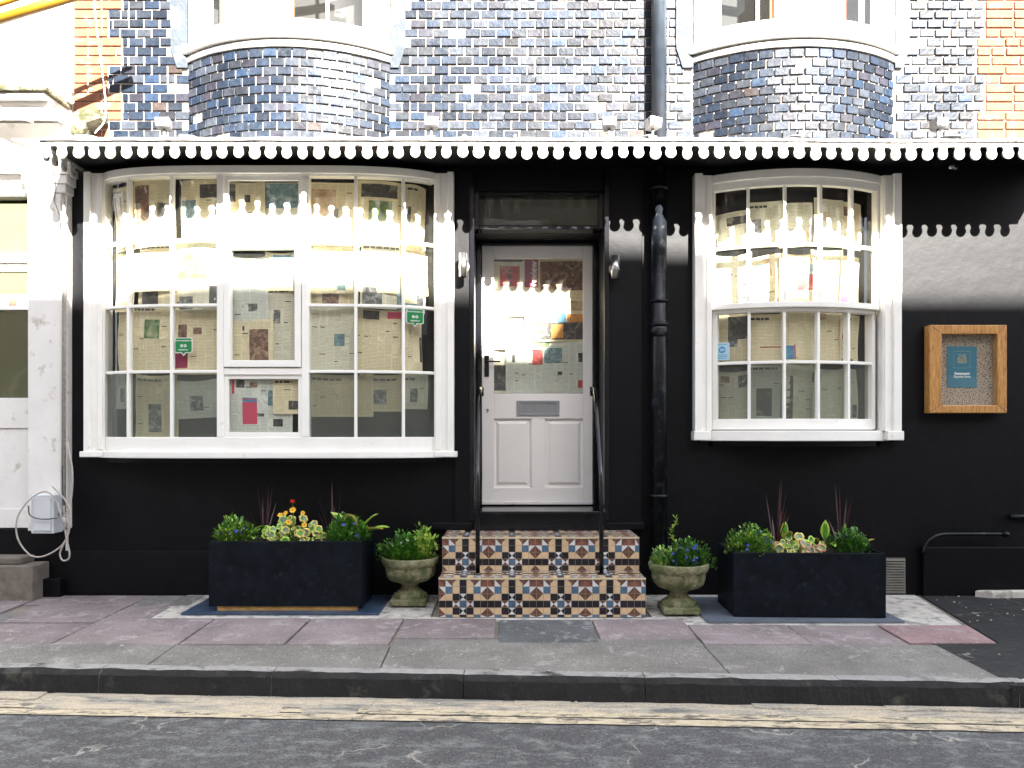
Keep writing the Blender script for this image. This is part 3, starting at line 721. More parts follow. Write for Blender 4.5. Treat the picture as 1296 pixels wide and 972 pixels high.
# canopy underside board (dark)
mb = MB(); mb.box(CX0 + .02, CX1 - .02, CD + .025, -.004, 3.222, 3.231); mb.build('canopy_soffit', BLACK, canopy)

# ---- downpipe
DPX = 1.10
mb = MB(); mb.tube([(DPX, -.085, .12), (DPX, -.085, 3.23)], .058, 20)
dp = mb.build('downpipe', PIPE, BL)
mb = MB(); mb.tube([(DPX, -.085, 3.36), (DPX, -.085, TOPZ)], .056, 20); mb.build('upper_downpipe', M('upper_pipe_grey', (.022, .029, .040), .35, .3, 8, .4, 25), BL)  # upper length in a paler blue-grey than the lower pipe
for z, r, h in ((2.205, .068, .022), (2.03, .071, .03), (1.985, .066, .09), (3.05, .066, .03), (.75, .068, .025)): mb = MB(); mb.lathe((DPX, -.085, z), [(.05, -h / 2), (r, -h / 2), (r + .004, 0), (r, h / 2), (.05, h / 2)], 20); mb.build('pipe_collar', PIPE, dp)

# ------------------------------------------------------------------ step tiles
TC = [M('tile_tan', (.60, .43, .26), .35, .14, 9, .1), M('tile_black', (.015, .013, .016), .3, .5, 9, .1), M('tile_blue', (.07, .13, .20), .3, .3, 9, .1), M('tile_white', (.62, .61, .60), .35, .12, 9, .1),
      M('tile_brown', (.13, .06, .038), .4, .35, 60, .1), M('tile_red', (.21, .08, .05), .4, .2, 60, .1), flat('tile_grout', (.30, .25, .20), .9), flat('tile_nosing', (.60, .50, .33), .4)]
TAN, BLK, TBL, WHT, BRN, TRD, GRT, NOS = range(8)
def cell(c, r):
    """polygons in a unit cell (0..1, v up) of the encaustic pattern, r counted downwards, mirrored about the star"""
    flip = c > 3; cc = 6 - c if flip else c; rr = r % 7; vf = rr > 3; r2 = 6 - rr if vf else rr
    S = [(0, 0), (1, 0), (1, 1), (0, 1)]
    TL = [(0, 0), (1, 1), (0, 1)]; BR = [(0, 0), (1, 0), (1, 1)]; TR = [(1, 0), (1, 1), (0, 1)]; BLt = [(0, 0), (1, 0), (0, 1)]
    t = {(0, 0): [(TR, BRN), (BLt, TRD)], (1, 0): [(TR, BRN), (BLt, WHT)], (2, 0): [([(0, .45), (.55, 1), (0, 1)], BRN), ([(0, 0), (1, 0), (1, 1), (.55, 1), (0, .45)], TAN)],
         (3, 0): [(S, BLK)], (0, 1): [(BLt, BRN), (TR, WHT)], (1, 1): [(S, TBL)], (2, 1): [(S, TAN)], (3, 1): [(S, BLK)],
         (0, 2): [(TL, BRN), (BR, TAN)], (1, 2): [(S, TAN)], (2, 2): [(S, BLK)],
         (3, 2): [([(0, 1), (.5, .45), (0, 0)], BLK), ([(0, 1), (1, 1), (.5, .45)], WHT), ([(1, 1), (1, 0), (.5, .45)], BLK), ([(0, 0), (1, 0), (.5, .45)], WHT)],
         (0, 3): [(S, BLK)], (1, 3): [(S, BLK)],
         (2, 3): [([(0, 0), (.45, .5), (0, 1)], WHT), ([(0, 1), (1, 1), (.45, .5)], BRN), ([(1, 1), (1, 0), (.45, .5)], WHT), ([(0, 0), (1, 0), (.45, .5)], BRN)],
         (3, 3): [(S, BRN), ([(.25, 0), (.75, 0), (1, .25), (1, .75), (.75, 1), (.25, 1), (0, .75), (0, .25)], TBL)]}[(cc, r2)]
    out = []
    for k, (p, m) in enumerate(t):
        q = [((1 - x) if flip else x, (1 - y) if vf else y) for x, y in p]
        if flip != vf: q = q[::-1]
        out.append((q, m, k if (cc, r2) == (3, 3) else 0))
    return out
U = .0467
def tiled(mb, x0, x1, star, origin, vdir, length, ndir):
    """cells from an edge: origin (y,z) of the top edge, vdir (dy,dz) downwards along the face"""
    c = int(math.floor((x0 - star) / U)) - 1
    nrow = int(math.ceil(length / U - .2))
    while True:
        xa = star + (c - .5) * U
        if xa > x1: break
        for r in range(nrow):
            for poly, m, lay in cell((c + 3) % 7, r):
                pts = []
                for px, py in poly:
                    X = min(max(xa + (.03 + .94 * px) * U, x0 + .002), x1 - .002); d = min((r + 1 - (.03 + .94 * py)) * U, length)
                    o = .0015 + .0006 * lay
                    pts.append((X, origin[0] + vdir[0] * d + ndir[0] * o, origin[1] + vdir[1] * d + ndir[1] * o))
                a = sum((pts[i][0] * (pts[(i + 1) % len(pts)][2] + pts[(i + 1) % len(pts)][1]) - pts[(i + 1) % len(pts)][0] * (pts[i][2] + pts[i][1])) for i in range(len(pts)))
                if abs(a) > 1e-6: mb.poly(pts, m)
        c += 1
ST = thing('doorstep', 'two doorsteps clad in tan, black and blue patterned tiles before the white door', 'steps', (.2, -.4, 0))
SX0, SX1 = -.490, .893
for k, (yf, yb, zt, zb) in enumerate(((-.72, -.45, .25, -.012), (-.45, -.003, .487, .245))):
    mb = MB(); mb.box(SX0, SX1, yf, yb if k else -.01, zb, zt - .001, GRT)
    star = .2 - 3.5 * U + (.0 if k == 0 else .0)
    star = 0.0
    tiled(mb, SX0, SX1, star, (yf, zt - .010), (0, -1), zt - .012 - zb, (-1, 0))
    mb.box(SX0 - .001, SX1 + .001, yf - .005, yf + .006, zt - .009, zt + .002, NOS)
    mb.build('riser', TC, ST)
    mb = MB(); tiled(mb, SX0, SX1, star, (yf + .007, zt), (1, 0), (yb - yf) - .008, (0, 1)); mb.build('tread', TC, ST)

# handrails
for s, X in ((0, -.235), (1, .613)):
    t_ = thing('handrail', ['slim black iron handrail at the left of the white door', 'slim black iron handrail at the right of the white door, highlight along its bend'][s], 'handrail', (X, -.58, .25), 'handrails on the tiled steps')
    mb = MB(); P = smooth_path([(X, -.02, 1.545), (X, -.12, 1.54), (X, -.28, 1.40), (X, -.45, 1.13), (X, -.56, .93), (X, -.582, .75)], 6)
    mb.tube(P + [(X, -.582, .262)], .0155, 12); mb.build('rail', BLACKG, t_)
    mb = MB(); mb.tube([(X, -.582, .25), (X, -.582, .258)], .03, 14); mb.build('foot_plate', BLACKG, t_)
    mb = MB(); sx = -1 if s == 0 else 1; mb.tube([(X, -.03, 1.545), (X + sx * .0, -.005, 1.545)], .022, 12); mb.box(X - .02, X + .02, -.02, .03, 1.50, 1.57); mb.build('wall_bracket', BLACKG, t_, bevel=.003)

# wall lights
for s, (X, Zc) in enumerate(((PX(586, 5.88), PZ(335, 5.88)), (PX(779, 5.88), PZ(338, 5.88)))):
    yw = -.03 if s == 0 else -.035
    t_ = thing('wall_light', ['brushed steel cylinder wall light beside the wide bow window, left of door', 'brushed steel cylinder wall light between the white door and the downpipe'][s], 'wall light', (X, yw, Zc), 'cylinder wall lights')
    mb = MB(); c = (X, yw - .075, Zc); mb.lathe(c, [(.022, -.085), (.031, -.088), (.031, .088), (.022, .085), (.022, .06), (.0, .06)], 20); mb.build('lamp_body', STEEL, t_)
    mb = MB(); mb.tube([(X, yw, Zc), (X, yw - .012, Zc)], .042, 20); mb.tube([(X, yw - .012, Zc), (X, yw - .06, Zc)], .012, 10); mb.build('back_plate', STEEL, t_)

# floodlights on the canopy
FL = [(208, 5.75, 0, 'facing down beside the left brick bay'), (546, 5.72, .1, 'right of the left brick bay'), (771, 5.72, -.1, 'left of the downpipe'), (826, 5.72, .5, 'at the foot of the upper downpipe'), (1187, 5.75, .35, 'by the right orange brick edge')]
for i, (px, D, rz, wh) in enumerate(FL):
    X = PX(px, D); y = D - 6; zc = 3.405 + .31 * y * .8 + .02
    t_ = thing('floodlight', 'small pale floodlight on the canopy top ' + wh, 'floodlight', (X, y, zc), 'floodlights on the canopy')
    mb = MB(); mb.hexa([(X - .05, y - .04, zc + .07), (X + .05, y - .04, zc + .07), (X + .04, y + .04, zc + .06), (X - .04, y + .04, zc + .06), (X - .055, y - .05, zc + .14), (X + .055, y - .05, zc + .14), (X + .045, y + .04, zc + .13), (X - .045, y + .04, zc + .13)])
    mb.build('lamp_housing', LEAD if i != 3 else SCAL, t_, bevel=.006)
    mb = MB(); mb.hexa([(X - .043, y - .046, zc + .078), (X + .043, y - .046, zc + .078), (X + .043, y - .04, zc + .078), (X - .043, y - .04, zc + .078), (X - .047, y - .054, zc + .130), (X + .047, y - .054, zc + .130), (X + .047, y - .046, zc + .13), (X - .047, y - .046, zc + .13)]); mb.build('lens', GREYM, t_)
    mb = MB(); mb.tube([(X, y, zc - .03), (X, y, zc + .07)], .01, 8); mb.box(X - .025, X + .025, y - .02, y + .02, zc - .03, zc + .012); mb.build('bracket', LEAD, t_)
    t_.rotation_euler = (0, 0, rz)
mb = MB(); X, Zc = PX(1205, 5.9), PZ(214, 5.9)
mb.tube(smooth_path([(X + .06, -.01, Zc + .05), (X + .05, -.08, Zc + .03), (X, -.14, Zc - .01), (X - .035, -.15, Zc + .005)], 4), .012, 8); mb.lathe((X - .035, -.15, Zc), [(.0, -.02), (.02, -.012), (.02, .012), (0, .02)], 12)
tag(mb.build('security_sensor', STEEL), 'small steel hooked fitting under the canopy above the wooden menu case', 'sensor')

# ------------------------------------------------------------------ newspapers
def sheet(bw, u0, u1, z0, z1, pap, seed, label, tilt=0, off=.03, custom=None, back=0, density=1.0):
    rr = random.Random(seed); mb = MB(); W, H = u1 - u0, z1 - z0; cu, cz = (u0 + u1) / 2, (z0 + z1) / 2
    ct, st = cos(tilt), sin(tilt)
    wa, wb, wc = rr.uniform(.005, .014), rr.uniform(6, 14), rr.uniform(0, 6); sag = rr.uniform(-.012, .022)
    def mp(a, b, lay):
        x, z = a - W / 2, b - H / 2; e = sag * (1 - (2 * x / W) ** 2) * (b / H)
        X, Zz = x * ct - z * st, x * st + z * ct
        wv = wa * sin(wb * X + wc + 3 * Zz) + .006 * sin(11 * Zz + wc * 2)
        return bw.P(cu + X, -(off + .016 + wv) + lay, cz + Zz - e)
    def rect(a0, a1, b0, b1, mi, lay, step=.05):
        na, nb = max(1, int((a1 - a0) / step)), max(1, int((b1 - b0) / step)); b = len(mb.v)
        for j in range(nb + 1):
            for i in range(na + 1): mb.v.append(mp(a0 + (a1 - a0) * i / na, b0 + (b1 - b0) * j / nb, lay))
        for j in range(nb):
            for i in range(na):
                q = b + j * (na + 1) + i; uvs = [(a0 + (a1 - a0) * ii / na, b0 + (b1 - b0) * jj / nb) for ii, jj in ((i, j), (i + 1, j), (i + 1, j + 1), (i, j + 1))]
                mb.face((q, q + 1, q + na + 2, q + na + 1), mi, uvs, smooth=True)
    rect(0, W, 0, H, 0, 0, .035)
    m = .014; nc = max(1, int(round((W - 2 * m) / .058))); cw = (W - 2 * m) / nc
    occ = []
    if custom:
        for a0, a1, b0, b1, pi_ in custom: rect(a0 * W, a1 * W, b0 * H, b1 * H, 2 + pi_, .0016); occ.append((a0 * W, a1 * W, b0 * H, b1 * H))
    else:
        k = rr.choice([0, 0, 1, 1, 1, 2])
        for _ in range(k):
            cc = rr.randint(1, max(1, min(3, nc))); c0 = rr.randint(0, nc - cc); h = rr.uniform(.05, .14); b0 = rr.uniform(m, max(m + .01, H - h - m))
            a0, a1 = m + c0 * cw + .003, m + (c0 + cc) * cw - .003
            if any(not (a1 < o[0] or a0 > o[1] or b0 + h < o[2] or b0 > o[3]) for o in occ): continue
            rect(a0, a1, b0, b0 + h, 2 + rr.choice([BROWN, BROWN, GREY, GREY, DARK, GREY, WARM, WARM, WARM, GREY, TEAL]), .0016); occ.append((a0, a1, b0, b0 + h))
    if rr.random() < .6:
        a1 = m + (W - 2 * m) * rr.uniform(.4, 1); b = H - m - .03
        x = m
        if not any(o[3] > b - .01 for o in occ):
            while x < a1:
                l = rr.uniform(.02, .05); rect(x, min(x + l, a1), b, b + .017, 2 + INK, .0013, .1); x += l + .007
            occ.append((m, a1, b - .005, b + .02))
    for c in range(nc):
        a0, a1 = m + c * cw + .004, m + (c + 1) * cw - .004; b = m
        top = H - m
        while b < top - .02:
            h = rr.uniform(.04, .16); b1 = min(b + h, top)
            hit = [o for o in occ if not (a1 <= o[0] or a0 >= o[1] or b1 <= o[2] or b >= o[3])]
            if hit:
                o = min(hit, key=lambda q: q[2])
                if o[2] - b > .02: rect(a0, a1, b, o[2] - .005, 1, .0009, .08)
                b = max(q[3] for q in hit) + .006; continue
            rect(a0, a1, b, b1, 1, .0009, .08)
            b = b1 + rr.choice([.004, .004, .012])
            if rr.random() < .2 and b < top - .05: rect(a0, a1 - rr.uniform(0, .02), b, b + .007, 2 + INK, .0012, .1); b += .012
    o = mb.build('newspaper_sheet', [PAPERS[pap][0], PAPERS[pap][1]] + PICS)
    return tag(o, label, 'newspaper', 'newspaper sheets screening the glass')
ORD = ['first', 'second', 'third', 'fourth', 'fifth', 'sixth', 'seventh']
ROWN = ['bottom', 'third', 'second', 'top']
cols = [(-1.25, -1.02), (-1.02, -.675), (-.675, -.31), (-.29, .29), (.31, .675), (.675, 1.02), (1.02, 1.24)]
rn = random.Random(21)
# special pages: (col,row) -> contents
SP = {(0, 3): [(.1, .45, .5, .85, BROWN)], (1, 3): [(.02, .40, .35, .92, BROWN), (.6, .9, .45, .65, GREY)], (2, 3): [(.02, .3, .4, .7, TEAL), (.38, .98, .72, .92, DARK)],
      (4, 3): [(.02, .55, .4, .9, WARM), (.4, .6, .3, .6, DARK)], (5, 3): [(.1, .8, .75, .95, DARK), (.25, .7, .4, .7, GREEN)], (6, 3): [(.05, .3, .25, .65, DARK)],
      (1, 2): [(.1, .5, .04, .3, DARK), (.3, .5, .5, .6, RED)], (2, 2): [(.05, .6, .45, .8, GREEN), (.65, .85, .1, .35, DARK), (.05, .35, .02, .2, GREY)],
      (4, 2): [(.3, .62, .02, .34, BROWN), (.62, .78, .3, .5, TEAL), (.8, .95, .3, .5, TEAL)], (5, 2): [(.05, .5, .05, .32, GREY), (.84, .96, .0, .5, TEAL)], (6, 2): [(.05, .6, .02, .14, TEAL), (.6, .9, .1, .4, GREY)],
      (0, 1): [(.7, .98, .55, .98, PINK), (.55, .98, .1, .5, GREY)], (1, 1): [(.3, .62, .5, .78, GREEN)], (2, 1): [(.02, .26, .1, .32, MAG), (.02, .24, .55, .75, BROWN), (.35, .5, .6, .7, BROWN)],
      (4, 1): [(.5, .72, .4, .58, TEAL)], (5, 1): [(.15, .45, .84, .98, DARK), (.6, .85, .86, .97, PINK)], (6, 1): [(.85, .98, .2, .6, DARK)]}
for j in (1, 2, 3):
    for i, (a, c) in enumerate(cols):
        if i == 3: continue
        dz0, dz1 = rn.uniform(.01, .05), rn.uniform(-.03, .02)
        if j == 3: dz0 = rn.uniform(.02, .05)
        if (i, j) in ((4, 2), (5, 2), (6, 2)): dz1 = .0
        sheet(LW, a + rn.uniform(-.03, .03) + (.03 if i == 0 else 0), c + rn.uniform(-.02, .05) - (.03 if i == 6 else 0), Z[j] - dz0 + (0 if j > 1 else .03), Z[j + 1] + dz1 - (.02 if j == 3 else 0),
              rn.choice([0, 0, 0, 1]), 100 + i * 7 + j, f'newspaper sheet behind the {ORD[i]} pane from left in the {ROWN[j]} row of the wide bow', rn.uniform(-.03, .03) + (-.09 if (i, j) == (6, 3) else 0) + (.05 if (i, j) == (0, 3) else 0),
              off=.055 + .012 * ((i + j * 2) % 3), custom=SP.get((i, j)))
# loose folded sheets catching the sun on the second row
for i, (a, c, z0, z1, tl) in enumerate(((-1.02, -.66, 2.27, 2.56, .02), (.33, .66, 2.25, 2.56, 0), (.68, .99, 2.26, 2.56, -.05), (1.0, 1.22, 2.25, 2.55, .05))):
    sheet(LW, a, c, z0, z1, 0, 300 + i, 'smaller newspaper page pinned over others behind the %s pane, second row, wide bow' % ORD[[1, 4, 5, 6][i]], tl, off=.045, custom=[(.6, .8, .08, .2, TEAL)] if i == 1 else None)
sheet(LW, -.27, .0, 2.70, 3.08, 0, 401, 'cream newspaper sheet at left behind the top middle light of wide bow', .01, .05, [(.02, .2, .6, .95, DARK), (.45, .6, .6, .75, DARK), (.3, .7, .1, .2, GREY)])
sheet(LW, .0, .27, 2.70, 3.07, 1, 402, 'newspaper sheet with teal picture behind the top middle light of wide bow', 0, .06, [(.0, .9, .50, .98, TEAL), (.4, .8, .15, .22, GREY)])
sheet(LW, -.25, .02, 1.95, 2.53, 2, 403, 'tall pale newspaper sheet in the upper left of the centre casement', .01, .055, [(.45, .7, .30, .40, GREY), (.1, .5, .85, .99, GREEN)])
sheet(LW, .0, .25, 1.72, 2.3, 1, 404, 'newspaper sheet hanging down the right side of the centre casement', -.03, .07, [(.2, .4, .55, .7, GREY)])
sheet(LW, .0, .24, 2.27, 2.56, 0, 405, 'small folded newspaper in the top right corner of the centre casement', .01, .048, [(.25, .8, .7, .95, BLU)])
sheet(LW, -.25, .06, 1.72, 2.06, 0, 406, 'newspaper page with brown bird photo low in the centre casement', .0, .048, [(.42, .88, .08, .78, BROWN), (.25, .3, .75, .85, INK)])
sheet(LW, -.27, .20, 1.22, 1.63, 2, 407, 'pale newspaper with pink bar chart behind the clear bottom centre light', -.01, .05, [(.22, .45, .16, .62, PINK), (.22, .45, .56, .64, BLU), (.62, .70, .50, .78, TEAL), (.05, .09, .7, .98, PINK), (.12, .25, .82, .96, DARK), (.70, .85, .12, .26, DARK), (.45, .56, .3, .36, GREY), (.33, .45, .83, .92, BROWN)])
sheet(LW, .06, .27, 1.36, 1.63, 0, 408, 'cream newspaper overlapping the right of the clear bottom centre light', .0, .044, [(.55, .9, .12, .36, DARK)])
FR = [(0, -1.22, -1.03, 1.40, 1.66, 2), (1, -1.01, -.66, 1.12, 1.66, 0), (2, -.67, -.33, 1.33, 1.62, 2), (4, .33, .80, 1.34, 1.66, 0), (5, .70, 1.03, 1.38, 1.66, 0), (6, 1.02, 1.22, 1.4, 1.66, 1)]
for i, a, c, z0, z1, pp in FR:
    sheet(LW, a, c, z0, z1, pp, 500 + i, f'newspaper seen dimly through the frosted {ORD[i]} pane from left, bottom row, wide bow', .05 if i == 2 else 0, .05 + .01 * (i % 2), [(.3, .6, .2, .6, GREY)] if i != 4 else None)
# right window
rn = random.Random(5)
SPR = {(0, 3): [(.3, .95, .62, .85, DARK), (.8, .98, .1, .5, WARM)], (1, 3): [(.05, .4, .2, .6, GREY)], (2, 3): [(.5, .9, .2, .35, WARM)], (4, 3): [(.05, .14, .3, .7, PINK), (.1, .6, .7, .9, BROWN)],
       (0, 2): [(.6, .98, .42, .46, INK), (.6, .98, .18, .21, INK)], (1, 2): [(.3, .55, .5, .85, BLU), (.5, .7, .6, .95, WARM), (.1, .35, .3, .42, GREY)], (2, 2): [(.5, .98, .32, .62, RED), (.5, .98, .62, .8, TEAL)],
       (3, 2): [(.3, .6, .35, .55, GREY), (.05, .3, .4, .6, GREY)], (4, 2): [(.1, .5, .1, .3, PINK)],
       (0, 1): [(.3, .95, .5, .95, DARK), (.3, .6, .35, .5, GREY)], (1, 1): [(.35, .98, .32, .34, RED)], (2, 1): [(.02, .42, .08, .34, BLU), (.40, .44, .08, .36, PINK)], (3, 1): [(.05, .5, .86, .98, WARM)], (4, 1): [(.1, .35, .5, .62, RED), (.1, .7, .02, .1, DARK)],
       (0, 0): [(.1, .35, .8, .92, BROWN), (.6, .95, .7, .92, GREY)], (1, 0): [(.25, .7, .15, .6, DARK)], (2, 0): [(.0, .35, .1, .8, DARK)], (3, 0): [(.0, .25, .75, .92, DARK)], (4, 0): None}
ZR = [1.28, 1.745, 2.15, 2.61, 3.03]
RR = ['bottom frosted', 'third', 'second', 'top']
for j in range(4):
    for i in range(5):
        k = .985 if j < 2 else 1
        a, c = U5[i] * k, U5[i + 1] * k
        if i == 4: c -= .07
        if i == 0: a += .02
        sheet(RW, a - rn.uniform(0, .02), c + rn.uniform(.0, .03), ZR[j] + rn.uniform(.01, .04) * (j > 1), ZR[j + 1] - rn.uniform(.0, .05) - (.03 if j == 3 else 0) - (.05 if (i, j) in ((0, 3), (1, 2)) else 0), rn.choice([0, 0, 1]) if j > 0 else rn.choice([1, 2]), 700 + 9 * i + j,
              f'newspaper behind the {ORD[i]} pane from left in the {RR[j]} row of the narrower bow', rn.uniform(-.04, .04) + (.13 if (i, j) in ((0, 3), (1, 2)) else 0), off=.10 + .012 * ((i + 2 * j) % 3), custom=SPR.get((i, j)))
# door
FLATD = Bow(0, lambda u: d0 + .02)
def dsheet(px0, px1, py0, py1, pap, seed, label, custom=None, off=.012, tl=0):
    return sheet(FLATD, PX(px0, 6.45), PX(px1, 6.45), PZ(py1, 6.45), PZ(py0, 6.45), pap, seed, label, tl, off, custom)
dsheet(622, 664, 330, 400, 1, 801, 'newspaper with red photo of a figure in the top left of the door glass', [(.25, .85, .55, .92, RED), (.5, .62, .58, .85, DARK)])
o = dsheet(662, 740, 326, 400, 0, 802, 'newspaper with purple banner reading review at the top of the door glass', [(.02, .25, .50, 1, MAG), (.28, .98, .45, .95, BROWN)], .020)
t_ = text('banner_word', 'review', .075, (PX(675.5, 6.45), d0 + .030, PZ(346, 6.45)), flat('banner_ink', (.75, .70, .68)), o, rot=(pi / 2, -pi / 2, 0), off=.001)
dsheet(664, 741, 378, 432, 0, 803, 'newspaper with orange and blue blocks in the middle of the door glass', [(.02, .08, .05, .9, DARK), (.12, .96, .72, .95, WARM), (.12, .96, .05, .45, DARK), (.47, .68, .44, .68, BLU), (.44, .64, .08, .40, ORG), (.70, .96, .44, .64, ORG), (.14, .42, .46, .70, WARM)], .004)
dsheet(623, 666, 396, 442, 0, 804, 'cream newspaper on the left middle of the door glass above the handle', [(.15, .6, .45, .85, WARM)], .026)
dsheet(623, 642, 438, 497, 1, 805, 'narrow newspaper with tall dark photo beside the door handle', [(.02, .95, .05, .6, DARK)], .030)
dsheet(640, 740, 432, 497, 2, 806, 'wide pale newspaper with red and blue photo at the foot of door glass', [(.34, .47, .55, .88, RED), (.49, .72, .58, .88, TEAL), (.66, .72, .35, .42, DARK), (.92, .99, .1, .25, RED), (.92, .99, .6, .78, DARK), (.08, .12, .6, .75, INK)], .020)
dsheet(662, 740, 424, 442, 0, 807, 'strip of newspaper with yellow picture between two larger door sheets', [(.15, .5, .2, .95, GREEN)], .014)
# blind behind fanlight
mb = MB(); mb.box(-.27, .68, .13, .14, 2.805, 3.05); tag(mb.build('roller_blind', flat('blind_cloth', (.10, .09, .075), .9)), 'dim beige blind seen through the fanlight above the white door', 'blind')

# ---- stickers
GREENS = flat('sticker_green', (.0, .20, .045), .4); WHS = flat('sticker_white', (.75, .75, .73), .5); LBL = flat('sticker_pale_blue', (.42, .60, .70), .5); CYB = flat('sticker_blue', (.02, .28, .52), .5)
def rrect(w, h, r, n=5):
    P = []
    for cx, cz, a0 in ((w - r, h - r, 0), (-w + r, h - r, 90), (-w + r, -h + r, 180), (w - r, -h + r, 270)):
        for k in range(n): a = radians(a0 + 90 * k / (n - 1)); P.append((cx + r * cos(a), cz + r * sin(a)))
    return P[::-1]
def ring(mb, cx, cz, r0, r1, y, mi, n=20):
    b = len(mb.v)
    for k in range(n): a = 2 * pi * k / n; mb.v += [(cx + r0 * cos(a), y, cz + r0 * sin(a)), (cx + r1 * cos(a), y, cz + r1 * sin(a))]
    for k in range(n): j = (k + 1) % n; mb.face((b + 2 * k, b + 2 * j, b + 2 * j + 1, b + 2 * k + 1), mi)
for i, (px, py, lab) in enumerate(((232.5, 437, 'green speech bubble sticker low on the third pane, left side of wide bow'), (526.5, 401, 'green speech bubble sticker on the right end pane of the wide bow'))):
    D = 5.79 if i == 0 else 5.90
    X, Zc = PX(px, D), PZ(py, D); u = X + 1.82; x, y = LW.pt(u, -.012); slope = (LW.f(u + .01) - LW.f(u - .01)) / .02
    t_ = thing('sticker', lab, 'sticker', (x, y, Zc), 'green speech bubble stickers'); ORG_[t_.name] = Vector((0, 0, 0))
    mb = MB(); w_, h_ = .066, .056; P = rrect(w_, h_, .012); 
    mb.prism([(a, c) for a, c in P], -.002, .0, 1); mb.prism([(-.02, -h_ + .002), (0, -h_ - .024), (.02, -h_ + .002)][::-1], -.002, 0, 1)
    mb.prism([(a * .92, c * .90) for a, c in P], -.0035, -.0015, 0); mb.prism([(-.013, -h_ + .006), (0, -h_ - .014), (.013, -h_ + .006)][::-1], -.0038, -.0017, 0)
    for s in (-1, 1): ring(mb, s * .013, -.004, .006, .011, -.0045, 1); ring(mb, s * .013, -.004, 0, .003, -.0045, 1)
    mb.build('sticker_face', [GREENS, WHS], t_)
    text('sticker_writing', 'Recommended on', .0165, (0, -.005, .034), WHS, t_, off=.0003)
    text('sticker_writing', 'tripadvisor', .0165, (0, -.005, -.033), WHS, t_, off=.0003)
    t_.rotation_euler = (0, 0, math.atan(slope))
D = 5.90; X, Zc = PX(914, D), PZ(443, D); x, y = RW.pt(X - 2.145, -.062); slope = (RW.f(X - 2.145 + .01) - RW.f(X - 2.145 - .01)) / .02
t_ = thing('sticker', 'pale blue rating sticker low on the left edge pane of the narrower bow', 'sticker', (x, y, Zc)); ORG_[t_.name] = Vector((0, 0, 0))
mb = MB(); mb.prism(rrect(.055, .066, .004), -.002, 0, 0); ring(mb, 0, .012, .0, .026, -.003, 1); ring(mb, -.006, .012, .006, .010, -.004, 2); ring(mb, .010, .012, .004, .008, -.004, 2)
for z, w_ in ((.052, .035), (-.028, .042), (-.040, .036), (-.052, .040)): mb.box(-w_, w_, -.0032, -.0022, z - .002, z + .002, 1)
mb.build('sticker_face', [LBL, CYB, WHS], t_); t_.rotation_euler = (0, 0, math.atan(slope))

# ------------------------------------------------------------------ menu case
D = 5.95; x0, x1, z0, z1 = PX(1173.5, D), PX(1271, D), PZ(523, D), PZ(412, D); ix0, ix1, iz0, iz1 = PX(1189, D), PX(1259, D), PZ(513, D), PZ(423.5, D)
MC = thing('menu_case', 'oak framed display case holding a teal card on the black wall', 'display case', ((x0 + x1) / 2, 0, z0))
mb = MB(); yf = -.085
for P in ([(x0, z0), (x1, z0), (ix1, iz0), (ix0, iz0)], [(x1, z0), (x1, z1), (ix1, iz1), (ix1, iz0)], [(x1, z1), (x0, z1), (ix0, iz1), (ix1, iz1)], [(x0, z1), (x0, z0), (ix0, iz0), (ix0, iz1)]):
    mb.prism(P, yf, -.002)
mb.build('frame', WOOD, MC, bevel=.006)
mb = MB(); mb.box(ix0, ix1, -.022, -.004, iz0, iz1); mb.build('fabric_backing', WEAVE, MC)
mb = MB(); mb.box(ix0, ix1, -.070, -.067, iz0, iz1); mb.build('glass_front', GLASS, MC)
mb = MB(); cx0, cx1, cz0, cz1 = PX(1201, D), PX(1238.5, D), PZ(490, D), PZ(438, D); mb.box(cx0, cx1, -.027, -.023, cz0, cz1)
GOLD = flat('card_gold', (.32, .30, .20)); ccx = (cx0 + cx1) / 2
card = mb.build('menu_card', flat('card_teal', (.006, .13, .21), .5), MC)
mb = MB(); bx0, bx1, bz0, bz1 = PX(1208.5, D), PX(1230, D), PZ(465.5, D), PZ(444, D); e = .002
for a in ((bx0, bx1, bz0, bz0 + e), (bx0, bx1, bz1 - e, bz1), (bx0, bx0 + e, bz0 + e, bz1 - e), (bx1 - e, bx1, bz0 + e, bz1 - e)): mb.box(a[0], a[1], -.0285, -.0272, a[2], a[3])
mb.build('card_border', GOLD, card)
for k, s in enumerate(('THE', 'BLUE', 'MAN')): text('card_lettering', s, .031, (ccx, -.028, PZ(450, D) - k * .0235), GOLD, card, off=.0012)
text('card_lettering', 'Restaurant', .026, (ccx, -.028, PZ(472.5, D)), WHS, card, off=.0012); text('card_lettering', 'Opening Soon', .0225, (ccx, -.028, PZ(476.5, D) ), WHS, card, off=.0004)

# ------------------------------------------------------------------ planters and plants
def leafm(name, c1, c2, rough=.45):
    m, t, b = nodes(name); t.links.new(ramp(t, noise(t, 60, 2), [(.3, c1), (.7, c2)]), b.inputs['Base Color']); b.inputs['Roughness'].default_value = rough
    b.inputs['Subsurface Weight'].default_value = 0; return m
LG = leafm('leaf_green', (.05, .17, .012), (.13, .34, .03)); LD = leafm('leaf_dark', (.022, .08, .012), (.055, .15, .02)); LY = leafm('leaf_lime', (.30, .45, .05), (.50, .62, .12))
LC = leafm('leaf_cream', (.55, .42, .08), (.66, .55, .16)); LR = leafm('blade_maroon', (.022, .005, .007), (.07, .016, .018)); LT = leafm('leaf_sage', (.11, .18, .10), (.18, .27, .14))
FB = flat('flower_blue', (.045, .06, .36)); FY = flat('flower_yellow', (.75, .40, .02)); FR_ = flat('flower_red', (.75, .03, .01)); FW = flat('flower_white', (.75, .75, .72)); FCN = flat('flower_eye', (.08, .03, .01)); LP = leafm('leaf_pink', (.45, .20, .12), (.55, .30, .2))
